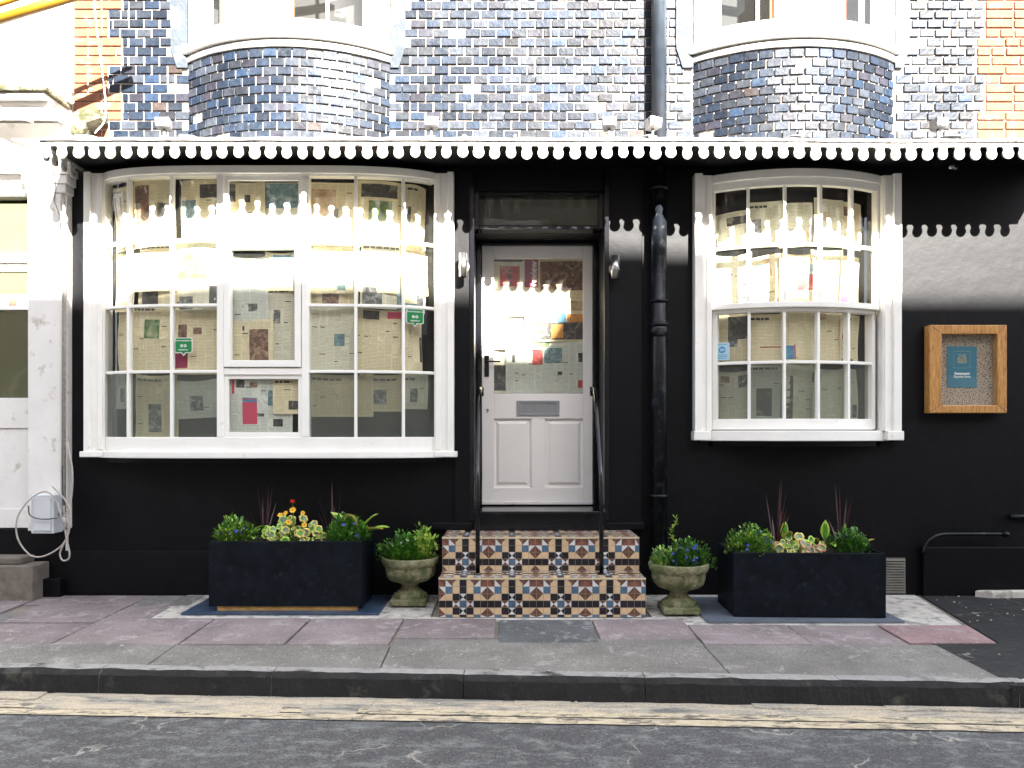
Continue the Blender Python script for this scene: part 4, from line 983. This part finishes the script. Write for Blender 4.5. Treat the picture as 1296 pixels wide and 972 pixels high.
FOL = [LG, LD, LY, LC, LR, LT, FB, FY, FR_, FW, FCN, LP]
G_, D_G, Y_, C_, R_, T_, B_, FYI, FRI, FWI, FCI, P_ = range(12)
def rdir(rr, up=.3):
    a = rr.uniform(0, 2 * pi); z = rr.uniform(-.2, 1); h = sqrt(max(0, 1 - min(1, z * z))); v = Vector((cos(a) * h, sin(a) * h, z + up)); return v.normalized()
def leaf(mb, p, d, L, W, mi, droop=.3, seg=3, edge=None, roll=None):
    d = Vector(d).normalized(); side = d.cross(Vector((0, 0, 1)));
    if side.length < .05: side = Vector((1, 0, 0))
    side.normalize()
    if roll: side = (side * cos(roll) + d.cross(side) * sin(roll)).normalized()
    prof = {1: [0, 1], 2: [.0, 1, 0], 3: [.12, .9, .75, 0], 5: [.12, .7, 1, .9, .6, 0], 6: [.3, .55, .8, .9, .7, .4, 0]}[seg]
    b = len(mb.v); P = Vector(p); dd = d.copy()
    if edge is None:
        for i in range(seg + 1):
            w_ = W / 2 * prof[i]; mb.v += [tuple(P - side * w_), tuple(P + side * w_)]
            P = P + dd * (L / seg); dd = (dd + Vector((0, 0, -droop / seg))).normalized()
        for i in range(seg): q = b + 2 * i; mb.face((q, q + 1, q + 3, q + 2), mi)
    else:
        for i in range(seg + 1):
            w_ = W / 2 * prof[i]; nrm = side.cross(dd) * w_ * .25
            mb.v += [tuple(P - side * w_ + nrm), tuple(P - side * w_ * .6), tuple(P - nrm * .5), tuple(P + side * w_ * .6), tuple(P + side * w_ + nrm)]
            P = P + dd * (L / seg); dd = (dd + Vector((0, 0, -droop / seg))).normalized()
        for i in range(seg):
            for k in range(4): q = b + 5 * i + k; mb.face((q, q + 1, q + 6, q + 5), edge if k in (0, 3) or i == seg - 1 else mi)
def bush(c, rx, ry, h, n, seed, mis, sz=(.012, .024), flowers=0, fmi=B_, extra=0):
    rr = random.Random(seed); mb = MB()
    for k in range(n):
        a = rr.uniform(0, 2 * pi); r = sqrt(rr.random()); t = rr.random() ** .7; bul = 1 + .30 * sin(3 * a + seed) + .20 * sin(5 * a + 2 * seed)
        p = Vector((c[0] + rx * r * cos(a) * bul, c[1] + ry * r * sin(a) * bul, c[2] + h * t * (1 - .55 * r * r) * (1 + .2 * sin(7 * a + r * 6))))
        d = (Vector((p.x - c[0], p.y - c[1], .08)).normalized() + rdir(rr, .3) * .9)
        L = rr.uniform(*sz); leaf(mb, p, d, L * 1.5, L * .75, rr.choice(mis), .5, 3)
    for k in range(int(n / 30)):
        a = rr.uniform(0, 2 * pi); r = .6 * sqrt(rr.random()); mb.tube([(c[0] + rx * r * .3 * cos(a), c[1] + ry * r * .3 * sin(a), c[2] - .01), (c[0] + rx * r * cos(a), c[1] + ry * r * sin(a), c[2] + h * .8 * (1 - .5 * r))], .0015, 4, D_G, False)
    for k in range(flowers):
        a = rr.uniform(-pi, .1) if rr.random() < .75 else rr.uniform(0, pi); r = rr.uniform(.3, 1.05); p = Vector((c[0] + rx * r * cos(a), c[1] + ry * r * sin(a), c[2] + h * rr.uniform(.3, 1.0) * (1 - .45 * r * r)))
        flower(mb, p, .011, fmi, 5, rr)
    return mb
def flower(mb, p, r, mi, n, rr, face=None, eye=True):
    d = Vector(face) if face else Vector((rr.uniform(-.5, .5), -1, rr.uniform(.1, .9))); d.normalize(); s = d.orthogonal().normalized(); t = d.cross(s)
    for k in range(n):
        a = 2 * pi * k / n + rr.uniform(-.1, .1); q = (s * cos(a) + t * sin(a)); w_ = d.cross(q) * r * (2.6 / n)
        mb.poly([p, p + q * r * .55 - w_, p + q * r + d * r * .15, p + q * r * .55 + w_], mi)
    if eye:
        e = [p + d * r * .12 + (s * cos(2 * pi * k / 6) + t * sin(2 * pi * k / 6)) * r * .22 for k in range(6)]; mb.poly(e, FCI)
def cordyline(c, seed, n, hh, label, group, spread=.3):
    rr = random.Random(seed); mb = MB()
    for k in range(n):
        a = rr.uniform(0, 2 * pi); tl = rr.uniform(.03, spread) if k % 3 else rr.uniform(spread, spread * 2.6); L = hh * rr.uniform(.65, 1.05) * (1 if k % 3 else .75)
        leaf(mb, (c[0] + .012 * cos(a), c[1] + .012 * sin(a), c[2]), (cos(a) * tl, sin(a) * tl, 1), L, rr.uniform(.009, .016), R_, rr.uniform(.05, .35), 6)
    mb.tube([(c[0], c[1], c[2] - .02), (c[0], c[1], c[2] + .06)], .014, 8, R_)
    return tag(mb.build('cordyline_plant', FOL), label, 'plant', group)
def hosta(c, seed, n, label, group, sz=.13, dirs=None):
    rr = random.Random(seed); mb = MB()
    for k in range(n):
        a = 2 * pi * k / n + rr.uniform(-.3, .3); L = sz * rr.uniform(.8, 1.3); d = (cos(a), sin(a), rr.uniform(.5, 1.6))
        if dirs and k < len(dirs): d = dirs[k]
        p = Vector((c[0] + .02 * cos(a), c[1] + .02 * sin(a), c[2] + .01)); e = p + Vector(d).normalized() * .05
        mb.tube([p, e], .003, 5, Y_, False); leaf(mb, e, d, L, L * .42, G_, rr.uniform(.4, 1.1), 5, Y_ if rr.random() < .6 else C_, rr.uniform(-.5, .5))
    return tag(mb.build('hosta_plant', FOL), label, 'plant', group)
def geranium(c, rx, ry, h, n, seed, label, group, edges, fl=None):
    rr = random.Random(seed); mb = MB()
    for k in range(n):
        a = rr.uniform(0, 2 * pi); r = sqrt(rr.random()); p = Vector((c[0] + rx * r * cos(a), c[1] + ry * r * sin(a), c[2] + h * rr.uniform(.15, 1) * (1 - .5 * r * r)))
        d = Vector((rr.uniform(-.6, .6), -rr.uniform(.5, 1.2), rr.uniform(.1, 1))).normalized(); s = d.orthogonal().normalized(); t = d.cross(s); q = rr.uniform(.012, .036); N = 12; b = len(mb.v)
        for rad, cup in ((0, 0), (.66, .12), (1, .05)):
            for j in range(N):
                al = 2 * pi * j / N; wv = 1 + (.14 * sin(al * 6 + k) if rad == 1 else .08 * sin(al * 4 + k)); mb.v.append(tuple(p + (s * cos(al) + t * sin(al)) * q * rad * wv + d * q * (cup * 1.5 + .12 * (rad == 1) * sin(al * 3))))
        e = rr.choice(edges)
        for j in range(N):
            jj = (j + 1) % N; mb.face((b + j, b + jj, b + N + jj, b + N + j), T_ if rr.random() < .2 and False else (T_ if k % 2 else G_)); mb.face((b + N + j, b + N + jj, b + 2 * N + jj, b + 2 * N + j), e)
        mb.tube([p - d * .002, (c[0] + rx * r * .4 * cos(a), c[1] + ry * .4 * r * sin(a), c[2])], .0018, 4, D_G, False)
    for (dx, dz, kind, dy) in (fl or []):
        p = Vector((c[0] + dx, c[1] + dy, c[2] + dz))
        mb.tube([p + Vector((0, .003, 0)), (c[0] + dx * .5, c[1], c[2])], .0022, 5, G_, False)
        if kind == 'y': flower(mb, p, rr.uniform(.018, .028), FYI, 12, rr, (rr.uniform(-.3, .3), -1, rr.uniform(.3, 1.4)))
        else:
            for q in range(26): leaf(mb, p + rdir(rr, 0) * .010, rdir(rr, .1), .018, .018, FRI, .3, 3)
    return tag(mb.build('geranium_plant', FOL), label, 'plant', group)
def stuffplant(mb, name, label, group): return tag(mb.build(name, FOL), label, 'plant', group)

def planter(x0, x1, yf, dep, z0, zt, label):
    t_ = thing('planter', label, 'planter', ((x0 + x1) / 2, yf + dep / 2, z0), 'black slate box planters'); th = .022
    mb = MB(); mb.box(x0, x1, yf, yf + th, z0, zt); mb.box(x0, x1, yf + dep - th, yf + dep, z0, zt); mb.box(x0, x0 + th, yf + th + .001, yf + dep - th - .001, z0, zt); mb.box(x1 - th, x1, yf + th + .001, yf + dep - th - .001, z0, zt); mb.box(x0 + th, x1 - th, yf + th, yf + dep - th, z0, z0 + .02)
    mb.build('box', SLATE, t_, bevel=.004)
    mb = MB(); n = 16; b = 0
    for j in range(n + 1):
        for i in range(n + 1): X = x0 + th + (x1 - x0 - 2 * th) * i / n; Y = yf + th + (dep - 2 * th) * j / n; mb.v.append((X, Y, zt - .035 + .012 * mnoise.noise(Vector((X * 12, Y * 12, 3)))))
    for j in range(n):
        for i in range(n): q = j * (n + 1) + i; mb.face((q, q + 1, q + n + 2, q + n + 1))
    mb.build('soil', SOIL, t_); return t_
PLA = planter(-2.073, -1.026, -.60, .47, .035, .480, 'black slate trough planter on a timber batten below the wide bow window')
mb = MB(); mb.box(-2.02, -1.06, -.585, -.545, .004, .034); mb.box(-2.02, -1.06, -.25, -.20, .004, .034); tag(mb.build('timber_batten', TIMBER), 'yellowish timber battens lifting the left planter off the blue plate', 'batten')
PLB = planter(1.475, 2.47, -.785, .47, .004, .428, 'black slate trough planter below the narrower bow window, beside the right urn')
PLB.rotation_euler = (0, 0, radians(-2))
# blue cover plates
mb = MB(); mb.box(-2.24, -.90, -.66, -.05, -.012, .003); tag(mb.build('cover_plate', BLUEPL, bevel=.003), 'blue painted cellar cover plate under the left planter', 'cover plate', 'cellar cover plates')
mb = MB(); mb.box(1.27, 2.55, -.87, -.12, -.014, -.0); tag(mb.build('cover_plate', M('slate_plate', (.12, .14, .17), .5, .2, 8, .3, 40)), 'grey slate cellar cover plate under the right planter', 'cover plate', 'cellar cover plates')
GL = 'plants in the left planter'; GRP = 'plants in the right planter'
zs = .445
stuffplant(bush((PX(292, 5.5), -.44, zs), .125, .11, 0.169, 1530, 1, [G_, G_, D_G, Y_], flowers=12), 'lobelia_plant', 'bushy lobelia at the left end of the left planter', GL)
hosta((PX(316, 5.6), -.36, zs), 5, 5, 'lime edged leafy plant behind the left lobelia, left planter', GL, .14, [(-.9, -.2, 1), (-.3, -.5, 1.2), (1, -.4, 1.3)])
stuffplant(bush((PX(436, 5.5), -.44, zs), .135, .11, 0.182, 1615, 2, [G_, G_, D_G], flowers=12), 'lobelia_plant', 'bushy lobelia at the right end of the left planter', GL)
hosta((PX(448, 5.6), -.34, zs + .02), 6, 8, 'lime edged hosta leaning over the right rim of left planter', GL, .17, [(1.3, -.3, .7), (.7, -.3, 1.2), (-.5, -.4, 1.6), (1.1, -.6, .9)])
cordyline((PX(331, 5.6), -.33, zs), 7, 9, .42, 'dark maroon spiky cordyline left of the red flower', GL)
cordyline((PX(418, 5.6), -.33, zs), 9, 8, .46, 'dark maroon spiky cordyline right of the red flower', GL)
geranium((PX(369, 5.5), -.42, zs), 0.22, .13, .19, 62, 4, 'cream edged geranium with yellow daisies and one red bloom, left planter', GL, [C_, C_, Y_],
         [(-.01, .285, 'r', -.02), (.0, .235, 'y', -.05), (-.05, .215, 'y', -.05), (-.09, .20, 'y', -.04), (.07, .215, 'y', -.05), (-.01, .16, 'y', -.12), (.10, .14, 'y', -.12)])
hosta((PX(392, 5.45), -.50, zs), 15, 3, 'small lime leaved plant at the front rim of the left planter', GL, .055, [(.2, -1, .8), (.8, -.6, .8)])
zs = .395
stuffplant(bush((PX(952, 5.35), -.63, zs), .135, .12, 0.182, 1615, 11, [G_, G_, D_G, Y_], flowers=16), 'lobelia_plant', 'blue flowered lobelia at the left end of the right planter', GRP)
hosta((PX(940, 5.45), -.55, zs), 16, 5, 'lime leaved plant at the left corner of the right planter', GRP, .09, [(-1, -.4, .9), (-.7, -.3, 1.4)])
stuffplant(bush((PX(1078, 5.35), -.62, zs), .12, .11, 0.156, 1360, 12, [G_, D_G, D_G], flowers=5), 'lobelia_plant', 'dark bushy lobelia at the right end of the right planter', GRP)
hosta((PX(1080, 5.5), -.5, zs), 17, 5, 'lime edged hosta at the right corner of the right planter', GRP, .08, [(1, -.4, 1), (.1, -.4, 1.4)])
hosta((PX(1040, 5.5), -.50, zs + .02), 18, 5, 'large pale rimmed hosta leaf standing up in the right planter', GRP, .13, [(-.05, -.25, 2.2), (.9, -.3, .6), (-1, -.2, .5)])
hosta((PX(990, 5.5), -.50, zs + .02), 19, 5, 'pale rimmed hosta in the left half of the right planter', GRP, .12, [(-.1, -.3, 1.8), (.8, -.4, .9)])
geranium((PX(1015, 5.33), -.62, zs), .17, .12, .12, 60, 14, 'pink and cream edged geranium in the middle of the right planter', GRP, [C_, C_, P_, Y_])
cordyline((PX(983, 5.5), -.48, zs), 21, 12, .50, 'tall maroon cordyline in the left half of the right planter', GRP)
cordyline((PX(1066, 5.5), -.48, zs), 22, 10, .48, 'maroon cordyline at the right of the right planter', GRP)

def urn(X, Y, label):
    t_ = thing('stone_urn', label, 'urn', (X, Y, 0), 'stone urns flanking the steps')
    mb = MB(); 
    mb.box(X - .125, X + .125, Y - .125, Y + .125, .0, .045); mb.build('plinth', STONE, t_, bevel=.01)
    bf = lambda a, z, r: (.006 * sin(a * 9) * max(0, sin((z - .15) * 22)) if .16 < z < .30 else 0) + .004 * mnoise.noise(Vector((cos(a) * 6, sin(a) * 6, z * 25)))
    mb = MB(); mb.lathe((X, Y, 0), [(.115, .045), (.118, .07), (.095, .085), (.068, .105), (.058, .13), (.075, .148), (.10, .155), (.14, .168), (.168, .195), (.178, .23), (.18, .262), (.184, .272), (.195, .28), (.203, .30), (.206, .325), (.198, .335), (.182, .332), (.172, .31), (.168, .29), (.0, .288)], 48, 0, bf)
    mb.build('bowl', STONE, t_); return t_
UX1, UY1 = PX(519, 5.68), -.32; UX2, UY2 = PX(859, 5.42), -.58
urn(UX1, UY1, 'weathered stone urn left of the tiled steps, filled with green plants'); urn(UX2, UY2, 'weathered stone urn right of the tiled steps, beside the black planter')
stuffplant(bush((UX1 - .03, UY1 - .02, .30), .15, .14, 0.182, 2210, 31, [G_, G_, D_G, G_], flowers=10, fmi=FWI), 'bedding_plant', 'dense green bedding plant with white flowers in the left urn', 'plants in the urns')
stuffplant(bush((UX1 + .10, UY1 - .03, .31), .08, .08, 0.221, 442, 32, [Y_, G_, Y_], (.018, .032)), 'ivy_plant', 'lime green trailing plant at the right side of the left urn', 'plants in the urns')
stuffplant(bush((UX2 + .06, UY2 - .03, .28), .13, .12, 0.195, 1870, 33, [G_, D_G, D_G], flowers=26), 'lobelia_plant', 'blue flowered lobelia in the right urn', 'plants in the urns')
m_ = bush((UX2 - .09, UY2, .28), .10, .09, .16, 380, 34, [T_, Y_, G_], (.016, .028)); rr = random.Random(4)
for k in range(60):
    t = k / 60; leaf(m_, (UX2 - .03 + .02 * sin(t * 9), UY2 + .03, .40 + .24 * t), rdir(rr, .2), .03, .018, rr.choice([Y_, G_]), .3)
stuffplant(m_, 'ivy_plant', 'pale leaved ivy with an upright shoot in the right urn', 'plants in the urns')

# ------------------------------------------------------------------ right side small things
D = 5.99; mb = MB(); gx0, gx1, gz0, gz1 = PX(1120, D), PX(1146, D), 0.0, PZ(706, D)
mb.box(gx0, gx1, -.012, -.002, gz0, gz1)
k = 0; z = gz0 + .012
while z < gz1 - .01: mb.hexa([(gx0 + .008, -.024, z), (gx1 - .008, -.024, z), (gx1 - .008, -.010, z + .010), (gx0 + .008, -.010, z + .010), (gx0 + .008, -.022, z + .004), (gx1 - .008, -.022, z + .004), (gx1 - .008, -.010, z + .014), (gx0 + .008, -.010, z + .014)]); z += .02
tag(mb.build('vent_grille', M('grille_metal', (.13, .12, .10), .6)), 'grey louvred vent grille low on the wall behind the right planter', 'vent')
mb = MB(); P = smooth_path([(PX(1168, 5.93), -.07, PZ(700, 5.93)), (PX(1175, 5.93), -.07, PZ(685, 5.93)), (PX(1190, 5.93), -.07, PZ(677, 5.93)), (PX(1215, 5.93), -.07, PZ(676, 5.93)), (PX(1272, 5.93), -.07, PZ(676, 5.93))], 5)
mb.tube(P, .014, 10); mb.tube([(PX(1270, 5.93), -.07, PZ(676, 5.93)), (PX(1276, 5.93), -.07, PZ(676, 5.93))], .02, 10); tag(mb.build('conduit_pipe', PIPE), 'thin black painted conduit bending along the right foot of the wall', 'pipe')
mb = MB(); mb.tube([(PX(1283, 5.93), -.02, PZ(655, 5.93)), (PX(1320, 5.93), -.02, PZ(655, 5.93))], .02, 10); tag(mb.build('wall_pipe_stub', PIPE), 'short black pipe stub on the wall at the right edge', 'pipe')
mb = MB(); P = [(PX(1235, 5.9), -.08), (PX(1250, 5.9), -.13), (PX(1292, 5.9), -.12), (PX(1310, 5.9), -.06)]; mb.slab([(a, b) for a, b in P][::1], -.01, .045)
tag(mb.build('concrete_lump', CONC, bevel=.012), 'broken lump of pinkish concrete on the dark asphalt by the wall', 'rubble')
rr = random.Random(8)
mb = MB()
for k in range(170):
    if k < 60: X, Y = rr.uniform(2.95, 4.2), rr.uniform(-.9, -.08)
    elif k < 110: X = rr.uniform(-3.8, 3.4); Y = yk(X) - rr.uniform(.02, .18)
    else: X = rr.uniform(-3.6, 2.8); Y = rr.uniform(-1.8, -.1)
    if SX0 - .05 < X < SX1 + .05 and Y > -.75: continue
    z = pz(X, Y) if Y > yk(X) else -.147; s = rr.uniform(.003, .010); b = len(mb.v)
    for d in ((1, 0, 0), (0, 1, 0), (-1, 0, 0), (0, -1, 0), (0, 0, .8)): mb.v.append((X + d[0] * s * rr.uniform(.6, 1.5), Y + d[1] * s * rr.uniform(.6, 1.4), z + d[2] * s + .0))
    for q in range(4): mb.face((b + q, b + (q + 1) % 4, b + 4))
struct(mb.build('scattered_grit', [MORTAR]), 'stuff')['label'] = 'pale grit and litter scattered over pavement and gutter'

# ------------------------------------------------------------------ left neighbour
NB = thing('neighbour_shopfront', 'white painted neighbouring shopfront with pilaster and glazed door at the left edge', 'building', (-3.8, 0, 0))
D = 5.9; yf = -.10
wl = MB(); wl.box(-7, -3.345, -.02, .3, 3.38, 6.4); wl.build('rendered_wall', WHITE2, NB)
px0, px1 = PX(35, D), PX(77, D)
mb = MB(); mb.box(px0, px1, yf, .1, PZ(672, D), PZ(244, D)); mb.box(px1 + .001, -3.383, -.02, .2, .0, 3.3)
mb.box(px1 - .012, px1 + .028, yf + .03, .1, PZ(670, D), PZ(240, D))
mb.build('pilaster', WHITE2, NB, bevel=.006)
mb = MB()
for pa, pb, e in ((233, 244, .012), (222, 233, .03), (212, 222, .045), (204, 212, .02)): mb.box(px0 - e, px1 + e + .03, yf - e, .1, PZ(pb, D), PZ(pa, D) - .001)
mb.box(px0 + .02, px1 + .02, yf - .012, .1, PZ(204, D) + .001, PZ(190, D))
mb.build('capital', WHITE2, NB, bevel=.006)
mb = MB()
mb.box(-7, -3.42, -.06, .1, PZ(216, D), PZ(152, D) - .002); mb.box(-7, -3.40, -.10, .1, PZ(215, D), PZ(205, D)); 
ze = PZ(150, D)
mb.box(-7, -3.37, -.26, .1, ze, ze + .06); mb.box(-7, -3.36, -.33, .1, ze + .061, ze + .10)
mb.build('entablature', WHITE2, NB, bevel=.008)
mb = MB(); n = 40
for k in range(n):
    X = -7 + 3.66 * k / n; h = .02 + .018 * mnoise.noise(Vector((X * 6, 0, 0))) + .012 * (k % 3 == 0); mb.box(X, X + 3.64 / n + .004, -.36 - .02 * mnoise.noise(Vector((X * 5, 3, 0))), -.0, ze + .101, ze + .115 + h)
mb.build('cornice_cap', M('mossy_cornice', (.17, .15, .10), .95, .25, 12, 1, 30, .02, dirt=(.035, .035, .012), dscale=9, dthr=.52), NB, bevel=.008)
# door and its frame, set back
DR = -.02; X1 = px0 - .0
mb = MB(); mb.box(-4.9, X1 + .002, DR - .02, .1, PZ(330, D), PZ(318, D)); mb.box(-4.9, X1 + .002, DR, .1, PZ(254, D) + .06, PZ(216, D) - .001); mb.box(-7, -4.9, DR, .1, .3, 3.2)
mb.build('door_frame', WHITE2, NB, bevel=.005)
mb = MB(); stx = PX(30, D)
mb.box(stx, X1 - .002, DR + .005, .05, PZ(670, D), PZ(331, D)); mb.box(-4.88, stx, DR + .005, .05, PZ(341, D), PZ(331, D)); mb.box(-4.88, stx, DR + .005, .05, PZ(390, D), PZ(370, D)); mb.box(-4.88, stx, DR + .005, .05, PZ(542, D), PZ(503, D)); mb.box(-4.88, stx, DR + .018, .05, PZ(645, D), PZ(542, D)); mb.box(-4.88, stx, DR + .005, .05, PZ(670, D), PZ(645, D))
mb.box(-4.88, -4.75, DR + .004, .05, PZ(670, D), PZ(331, D))
nd = mb.build('shop_door', WHITE2, NB, bevel=.005)
for a, b_ in ((341, 370), (390, 503)): q = MB(); q.box(-4.75, stx, DR + .02, DR + .024, PZ(b_, D), PZ(a, D)); q.build('pane', RIBBED, nd)
q = MB(); q.box(PX(2, D), PX(12, D), DR - .001, DR + .004, PZ(384, D), PZ(376, D)); q.build('door_notice', flat('notice_red', (.65, .18, .12)), nd)
q = MB(); q.box(-4.9, X1, DR + .02, DR + .024, PZ(318, D), 2.96); q.build('transom_pane', RIBBED, NB)
mb = MB(); mb.box(-7, -3.385, .11, .12, 0, 3.3); mb.build('inner_wall', INTER, NB)
mb = MB(); mb.box(-7, PX(76, D), -.02, .1, -.05, PZ(671, D)); mb.box(PX(46, D), PX(77, D), yf - .01, -.02, -.02, .13); mb.build('black_plinth', BLACK, NB, bevel=.006)
mb = MB(); mb.box(-7, PX(45, 5.8), -.24, -.021, -.02, PZ(715, 5.8)); mb.box(-7, PX(26, 5.8), -.20, -.021, PZ(715, 5.8) + .001, PZ(706, 5.8)); tag(mb.build('stone_step', STEPC, bevel=.01), 'brown weathered stone step at the foot of the white neighbouring door', 'step')
# meter box and cables
MBX = thing('meter_box', 'white plastic meter box on the foot of the white pilaster', 'meter box', (PX(56, 5.7), -.14, PZ(674, 5.7)))
D = 5.78; mb = MB(); bx0, bx1, bz0, bz1 = PX(41, D), PX(70, D), PZ(675, D), PZ(626, D)
mb.box(bx0, bx1, -.24, -.111, bz0, bz1); mb.build('box', M('meter_plastic', (.62, .64, .66), .45, .03), MBX, bevel=.008)
mb = MB(); mb.box(bx0 + .018, bx1 - .018, -.248, -.241, bz0 + .02, bz1 - .02); mb.build('lid', MATS['meter_plastic'], MBX, bevel=.006)
mb = MB(); mb.tube([(bx1 + .0, -.18, PZ(651, D)), (bx1 + .03, -.18, PZ(651, D))], .012); mb.build('cable_gland', GREYM, MBX)
Dc = 5.73; C = lambda px, py, dy=0: (PX(px, Dc), Dc - 6 + dy, PZ(py, Dc))
mb = MB()
P = [C(78, 560, .08), C(86, 600, .06), C(84, 640, .05), C(79, 655), C(72, 635), C(58, 622), C(38, 632), C(22, 655), C(22, 680), C(35, 700), C(50, 705), C(70, 697), C(84, 682), C(90, 655), C(84, 635), C(66, 615)]
mb.tube(smooth_path(P, 6), .0062, 7)
mb.tube(smooth_path([C(80, 640, .01), C(82, 665), C(84, 680), C(88, 700), C(86, 708), C(79, 709), C(76, 700), C(82, 685)], 6), .0062, 7)
tag(mb.build('loose_cable', CABLE), 'pale cable hanging in loops around the white meter box', 'cable')
mb = MB(); mb.tube(smooth_path([C(36, 640), C(38, 652), C(52, 657), C(72, 656)], 5), .0045, 6); mb.tube(smooth_path([C(74, 590, .05), C(76, 620, .03), C(80, 640, .02)], 4), .004, 6); tag(mb.build('thin_cable', DARKC), 'thin dark wire drooping across the meter box', 'cable')
mb = MB(); Dq = 5.86; mb.tube([(PX(81, Dq), -.13, PZ(660, Dq)), (PX(81.5, Dq), -.13, PZ(400, Dq)), (PX(80, Dq), -.13, PZ(250, Dq))], .009, 8); mb.tube([(PX(78, Dq), -.13, PZ(640, Dq)), (PX(78.5, Dq), -.13, PZ(400, Dq)), (PX(78, Dq), -.13, PZ(300, Dq))], .006, 8)
mb.tube(smooth_path([C(81, 655), C(84, 668), C(80, 655)], 3), .013, 8); tag(mb.build('riser_cable', M('weathered_cable', (.33, .30, .26), .7, .3, 30)), 'weathered cables running up the edge of the white pilaster', 'cable')
mb = MB(); Dq = 5.46; mb.tube(smooth_path([(PX(64, Dq), -.55, PZ(196, Dq)), (PX(66, Dq), -.50, PZ(230, Dq)), (PX(69, 5.6), -.4, PZ(255, 5.6)), (PX(72, 5.85), -.12, PZ(270, 5.85))], 5), .006, 6); tag(mb.build('canopy_wire', DARKC), 'short dark wire hanging from the left end of the canopy', 'cable')
mb = MB(); Dq = 5.93; mb.tube(smooth_path([(PX(119, Dq), -.07, PZ(-60, Dq)), (PX(120, Dq), -.07, PZ(10, Dq)), (PX(128, Dq), -.07, PZ(80, Dq)), (PX(134, Dq), -.07, PZ(145, Dq)), (PX(122, Dq), -.09, PZ(170, Dq))], 6), .0055, 6); tag(mb.build('white_cable', WHITE2), 'white cable hanging down the orange bricks at the left', 'cable')
mb = MB(); Dq = 5.75; rr = random.Random(2)
mb.tube(smooth_path([(PX(-6, Dq), -.25, PZ(135, Dq)), (PX(8, Dq), -.26, PZ(142, Dq)), (PX(20, Dq), -.25, PZ(147, Dq)), (PX(34, Dq), -.26, PZ(152, Dq)), (PX(42, Dq), -.25, PZ(154, Dq))], 4), .012, 7); tag(mb.build('rope_end', CABLE), 'frayed rope end lying on the mossy white cornice', 'rope')
# broken bracket stone under orange bricks
mb = MB(); mb.prism([(PX(92, 5.9), PZ(172, 5.9)), (PX(94, 5.9), PZ(148, 5.9)), (PX(102, 5.9), PZ(141, 5.9)), (PX(128, 5.9), PZ(142, 5.9)), (PX(130, 5.9), PZ(152, 5.9)), (PX(112, 5.9), PZ(158, 5.9)), (PX(108, 5.9), PZ(172, 5.9))][::-1], -.14, .0)
mb.build('broken_corbel', MATS['mossy_cornice'], NB, bevel=.008)
# yellow tube, top left
mb = MB(); Dq = 5.3; mb.tube([(PX(-60, Dq), -.7, PZ(43, Dq)), (PX(150, Dq), -.60, PZ(-37, Dq))], .034, 14); mb.tube([(PX(-60, Dq), -.7, PZ(25, Dq)), (PX(150, Dq), -.60, PZ(-58, Dq))], .018, 14)
tag(mb.build('yellow_pole', YEL), 'yellow painted slanting pole crossing the top left corner', 'pole')

# ------------------------------------------------------------------ opposite side of the street (shades the lower front)
OB = thing('opposite_terrace', 'brick terrace across the street behind the viewer', 'building', (0, -8, 0))
prof = 0.72
def ridge_z(y, z): return z + abs(y) * prof
mb = MB(); yF, yR = -7.6, -13.5
zR = ridge_z(yR, 2.16)
mb.box(-30, 40, -22, yF, -.2, 5.6)
mb.hexa([(-30, -22, 5.6), (40, -22, 5.6), (40, yF, 5.6), (-30, yF, 5.6), (-30, yR - .1, zR), (40, yR - .1, zR), (40, yR + .1, zR), (-30, yR + .1, zR)], 1)
ob = mb.build('wall', [RBRICK, RTILE], OB)
# chimney whose shadow rises beside the downpipe
kx = 1.13 + .42 * 13.5
mb = MB(); mb.box(kx - .62, kx + .26, yR - .25, yR + .25, zR - .6, zR + .24); mb.build('chimney', RBRICK, OB)
mb = MB()
for k in range(-6, 10):
    for z in (.7, 3.4):
        mb.box(k * 2.6 - .5, k * 2.6 + .5, yF, yF + .03, z, z + 1.5)
mb.build('window', WHITE2, OB)
